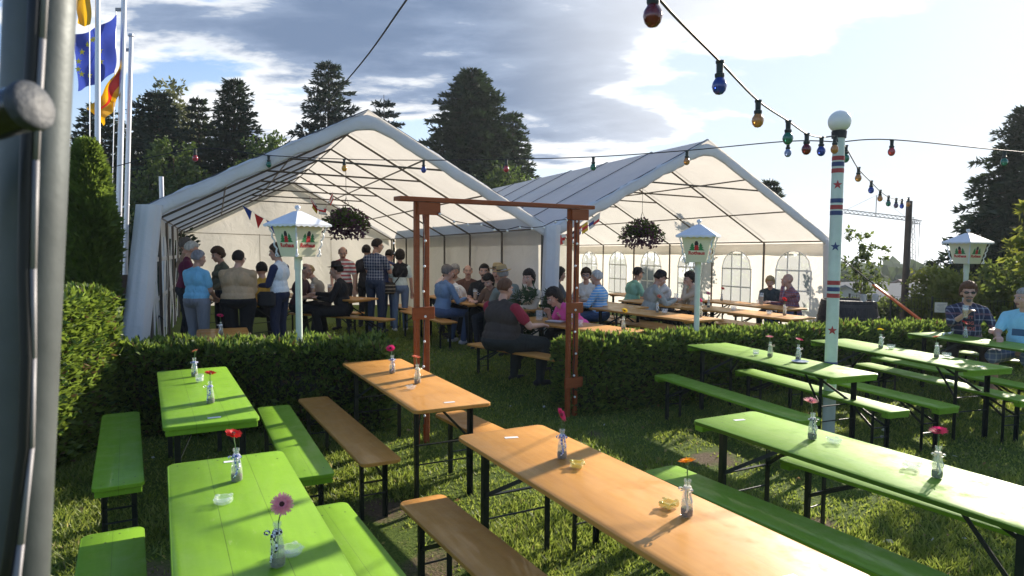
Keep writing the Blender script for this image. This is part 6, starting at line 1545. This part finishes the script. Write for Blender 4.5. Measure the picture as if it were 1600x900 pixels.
rt, TT_, HH_, Ml_, s_ = person('dark-haired man in a black t-shirt looking toward the camera', 757, 12.1, 172, 'sit', 1.80, c_('black_tee', (.012, .012, .013)), dk, 'short', hair='short', hc='dark', arms=('table', 'table'), girth=1.15, head=(4, 0), moustache='dark')
me = text_mesh('Cool dry', .06, .0008); me.materials.append(m_stick); o = bpy.data.objects.new('shirt_print', me); S.collection.objects.link(o); o.parent = rt
o.matrix_basis = Matrix.Translation(TT_((0, .150, .30))) @ Matrix.Rotation(R(180), 4, 'Z') @ Matrix.Rotation(R(84), 4, 'X')
straw = principled('straw', (.48, .34, .16), .8, bump=.4, bscale=90, var=.2)
person('man in a straw hat whose face shows above the black t-shirt', 778, 12.0, 165, 'sit', 1.78, c_('tan_shirt', (.35, .27, .18)), dk, 'short', hair='short', hc='grey', hat=('brim', straw))
person('person in a straw hat and grey-green shirt turned away beside the tent leg', 798, 11.25, 35, 'sit', 1.76, c_('grey_green', (.17, .20, .18)), dk, 'short', hair='short', hc='grey', hat=('brim', straw), girth=1.1, lean=6, side=-8)
person('small dark-haired woman between the black t-shirt and the dark vest', 774, 11.5, 150, 'sit', 1.56, c_('brown_cardigan', (.14, .08, .05)), dk, 'long', hair='bob', hc='dark', female=True, lean=16, head=(0, 12))
person('woman in a cream cardigan, hand at her mouth, left of the leg between tents', 829, 10.7, 135, 'sit', 1.68, c_('cream_cardigan', (.56, .46, .34)), dk, 'long', hair='bob', hc='dark', arms=('table', 'face'), female=True, head=(10, 8))
person('woman with long dark hair in grey behind the right arch post', 866, 13.0, -70, 'sit', 1.72, c_('slate', (.10, .11, .12)), dk, 'short', hair='bob', hc='dark', female=True, lean=8)
person('heavy man in a dark brown vest over a red polo, seen from behind', 786, 9.2, -36, 'sit', 1.80, c_('wine_polo', (.26, .022, .04)), c_('dark_green_trousers', (.022, .026, .024)), 'short', c_('brown_vest', (.050, .040, .034)), hair='short', hc='reddish', girth=1.72, arms=('table', (.40, .36, .80)), lean=2, twist=-4, kneeang=-25, head=(-6, 10), vox=.009, shoe=principled('black_shoe', (.012, .012, .013), .5), pos=(-.14, 8.92))
person('person in a bright pink shirt bent over the table behind the right arch post', 912, 9.55, 108, 'sit', 1.70, c_('hot_pink', (.80, .09, .30)), dk, 'short', hair='bob', hc='dark', girth=1.2, lean=40, arms=('fold', 'reach'), head=(0, -10))
# right tent
person('woman with glasses and dark hair in a white cardigan beside the stripes', 917, 13.1, 168, 'sit', 1.72, c_('white_cardigan', (.70, .66, .62)), dk, 'long', hair='full', hc='brown', arms=('table', 'table'), female=True, glasses='clear', lean=6)
person('grey-haired woman in a light blue and white striped shirt', 941, 11.75, 62, 'sit', 1.69, c_('blue_stripe', (.16, .38, .66), 'thin', (.72, .78, .82), freq=22), jn, 'elbow', hair='short', hc='white', arms=('table', 'table'), female=True, girth=1.1, lean=6)
mint = person('man in a mint green shirt and dark cap by the arched windows', 986, 14.5, -70, 'sit', 1.78, c_('mint', (.28, .55, .42)), dk, 'short', hair='short', hc='dark', arms=('table', 'table'), hat=('cap', principled('cap_dark', (.03, .03, .035), .8)), lean=12, girth=1.2)
person('man in a grey jacket and black cap reaching over the table', 1012, 12.2, -84, 'sit', 1.78, c_('grey_jacket', (.34, .35, .31)), bk, 'long', hair='short', hc='dark', arms=('reach', 'reach'), hat=('cap', principled('cap_black', (.012, .012, .014), .8)), lean=16, head=(0, 8), girth=1.12)
person('fair-haired person in white behind the man in the black cap', 1045, 13.7, 95, 'sit', 1.70, c_('white_blouse', (.72, .70, .66)), dk, 'long', hair='full', hc='blonde', arms=('face', 'table'), female=True, lean=12)
person('dark-haired woman in beige with a hand at her face behind the middle lantern pole', 1090, 12.7, 96, 'sit', 1.70, c_('beige', (.50, .40, .30)), bk, 'long', hair='full', hc='dark', arms=('face', 'table'), female=True, lean=10, girth=1.12)
person('fair-haired child in a dark shirt beside the bald man', 1206, 13.7, 150, 'sit', 1.52, c_('dark_teal', (.03, .045, .05)), dk, 'short', hair='full', hc='blonde', arms=('fold', 'fold'), lean=6, head=(0, 10), seat=.50)
person('bald man in a red and blue checked shirt with his hand at his mouth', 1243, 12.9, 84, 'sit', 1.74, c_('red_check', (.24, .075, .085), 'plaid', (.42, .36, .42), (.05, .07, .2), freq=24), jn, 'long', hair='bald', hc='salt', arms=('face', 'table'), lean=8, girth=1.1, head=(-4, 2), tone=.92)
# the two men at the right-hand green table
rt, TT_, HH_, Ml_, s_ = person('man in sunglasses and a dark plaid shirt holding a beer glass', 1510, 9.4, 152, 'sit', 1.78, c_('dark_plaid', (.022, .026, .055), 'plaid', (.30, .31, .38), (.14, .05, .06), freq=13), c_('charcoal_trousers', (.04, .04, .045)), 'elbow', hair='full', hc='reddish', arms=((-.27, .30, .80), (.06, .40, 1.005)), girth=1.16, glasses='sun', head=(-2, 2), moustache='salt', vox=.0085, pos=(6.33, 9.40), twist=6)
# dark t-shirt showing between the open shirt fronts, with its print
mb = MB(); mb.grid(lambda u, v: tuple(TT_(((u-.5)*(.15-.03*v), .1475+.02*math.sin(math.pi*min(1, v*.8))-.055*max(0, v-.55)*1.6-.12*(u-.5)**2, .10+.36*v))), 10, 14); mb.build('t_shirt', c_('shirt_dark', (.018, .020, .032)), rt, True)
for i, (w, zz, sz) in enumerate((('ITT', .345, .055), ('GIG', .265, .06), ('RIDE', .185, .07))):
    me = text_mesh(w, sz, .0008, .001); me.materials.append(principled('print_coral', (.50, .13, .10), .7)); o = bpy.data.objects.new('shirt_print', me); S.collection.objects.link(o); o.parent = rt; p_ = TT_((.0, .176, zz)); o.matrix_basis = Matrix.Translation(p_) @ Matrix.Rotation(R(180+6), 4, 'Z') @ Matrix.Rotation(R(88), 4, 'X')
w_ = rt.matrix_basis if False else (Matrix.Translation(rt.location) @ Matrix.Rotation(rt.rotation_euler.z, 4, 'Z'))
p_ = w_ @ Vector((.065, .475, .955)); mug('beer glass raised by the man in sunglasses', tuple(p_), .175, .036, .62, None)
rt, TT_, HH_, Ml_, s_ = person('man in a light blue t-shirt and checked shorts at the right edge of the picture', 1590, 8.8, 128, 'sit', 1.77, c_('light_blue_tee', (.26, .54, .66)), c_('shorts_check', (.16, .20, .34), 'plaid', (.62, .65, .72), freq=13), 'short', hair='crop', hc='grey', arms=('lap', 'table'), girth=1.18, shorts=True, head=(-30, 4), vox=.0085, pos=(6.62, 8.72), seat=.50)
mb = MB(); mb.box(TT_((0, .150, .26)), (.17, .004, .085), Ml_ @ Matrix.Rotation(R(5), 3, 'X')); mb.build('shirt_print', principled('print_navy', (.05, .12, .20), .8), rt)
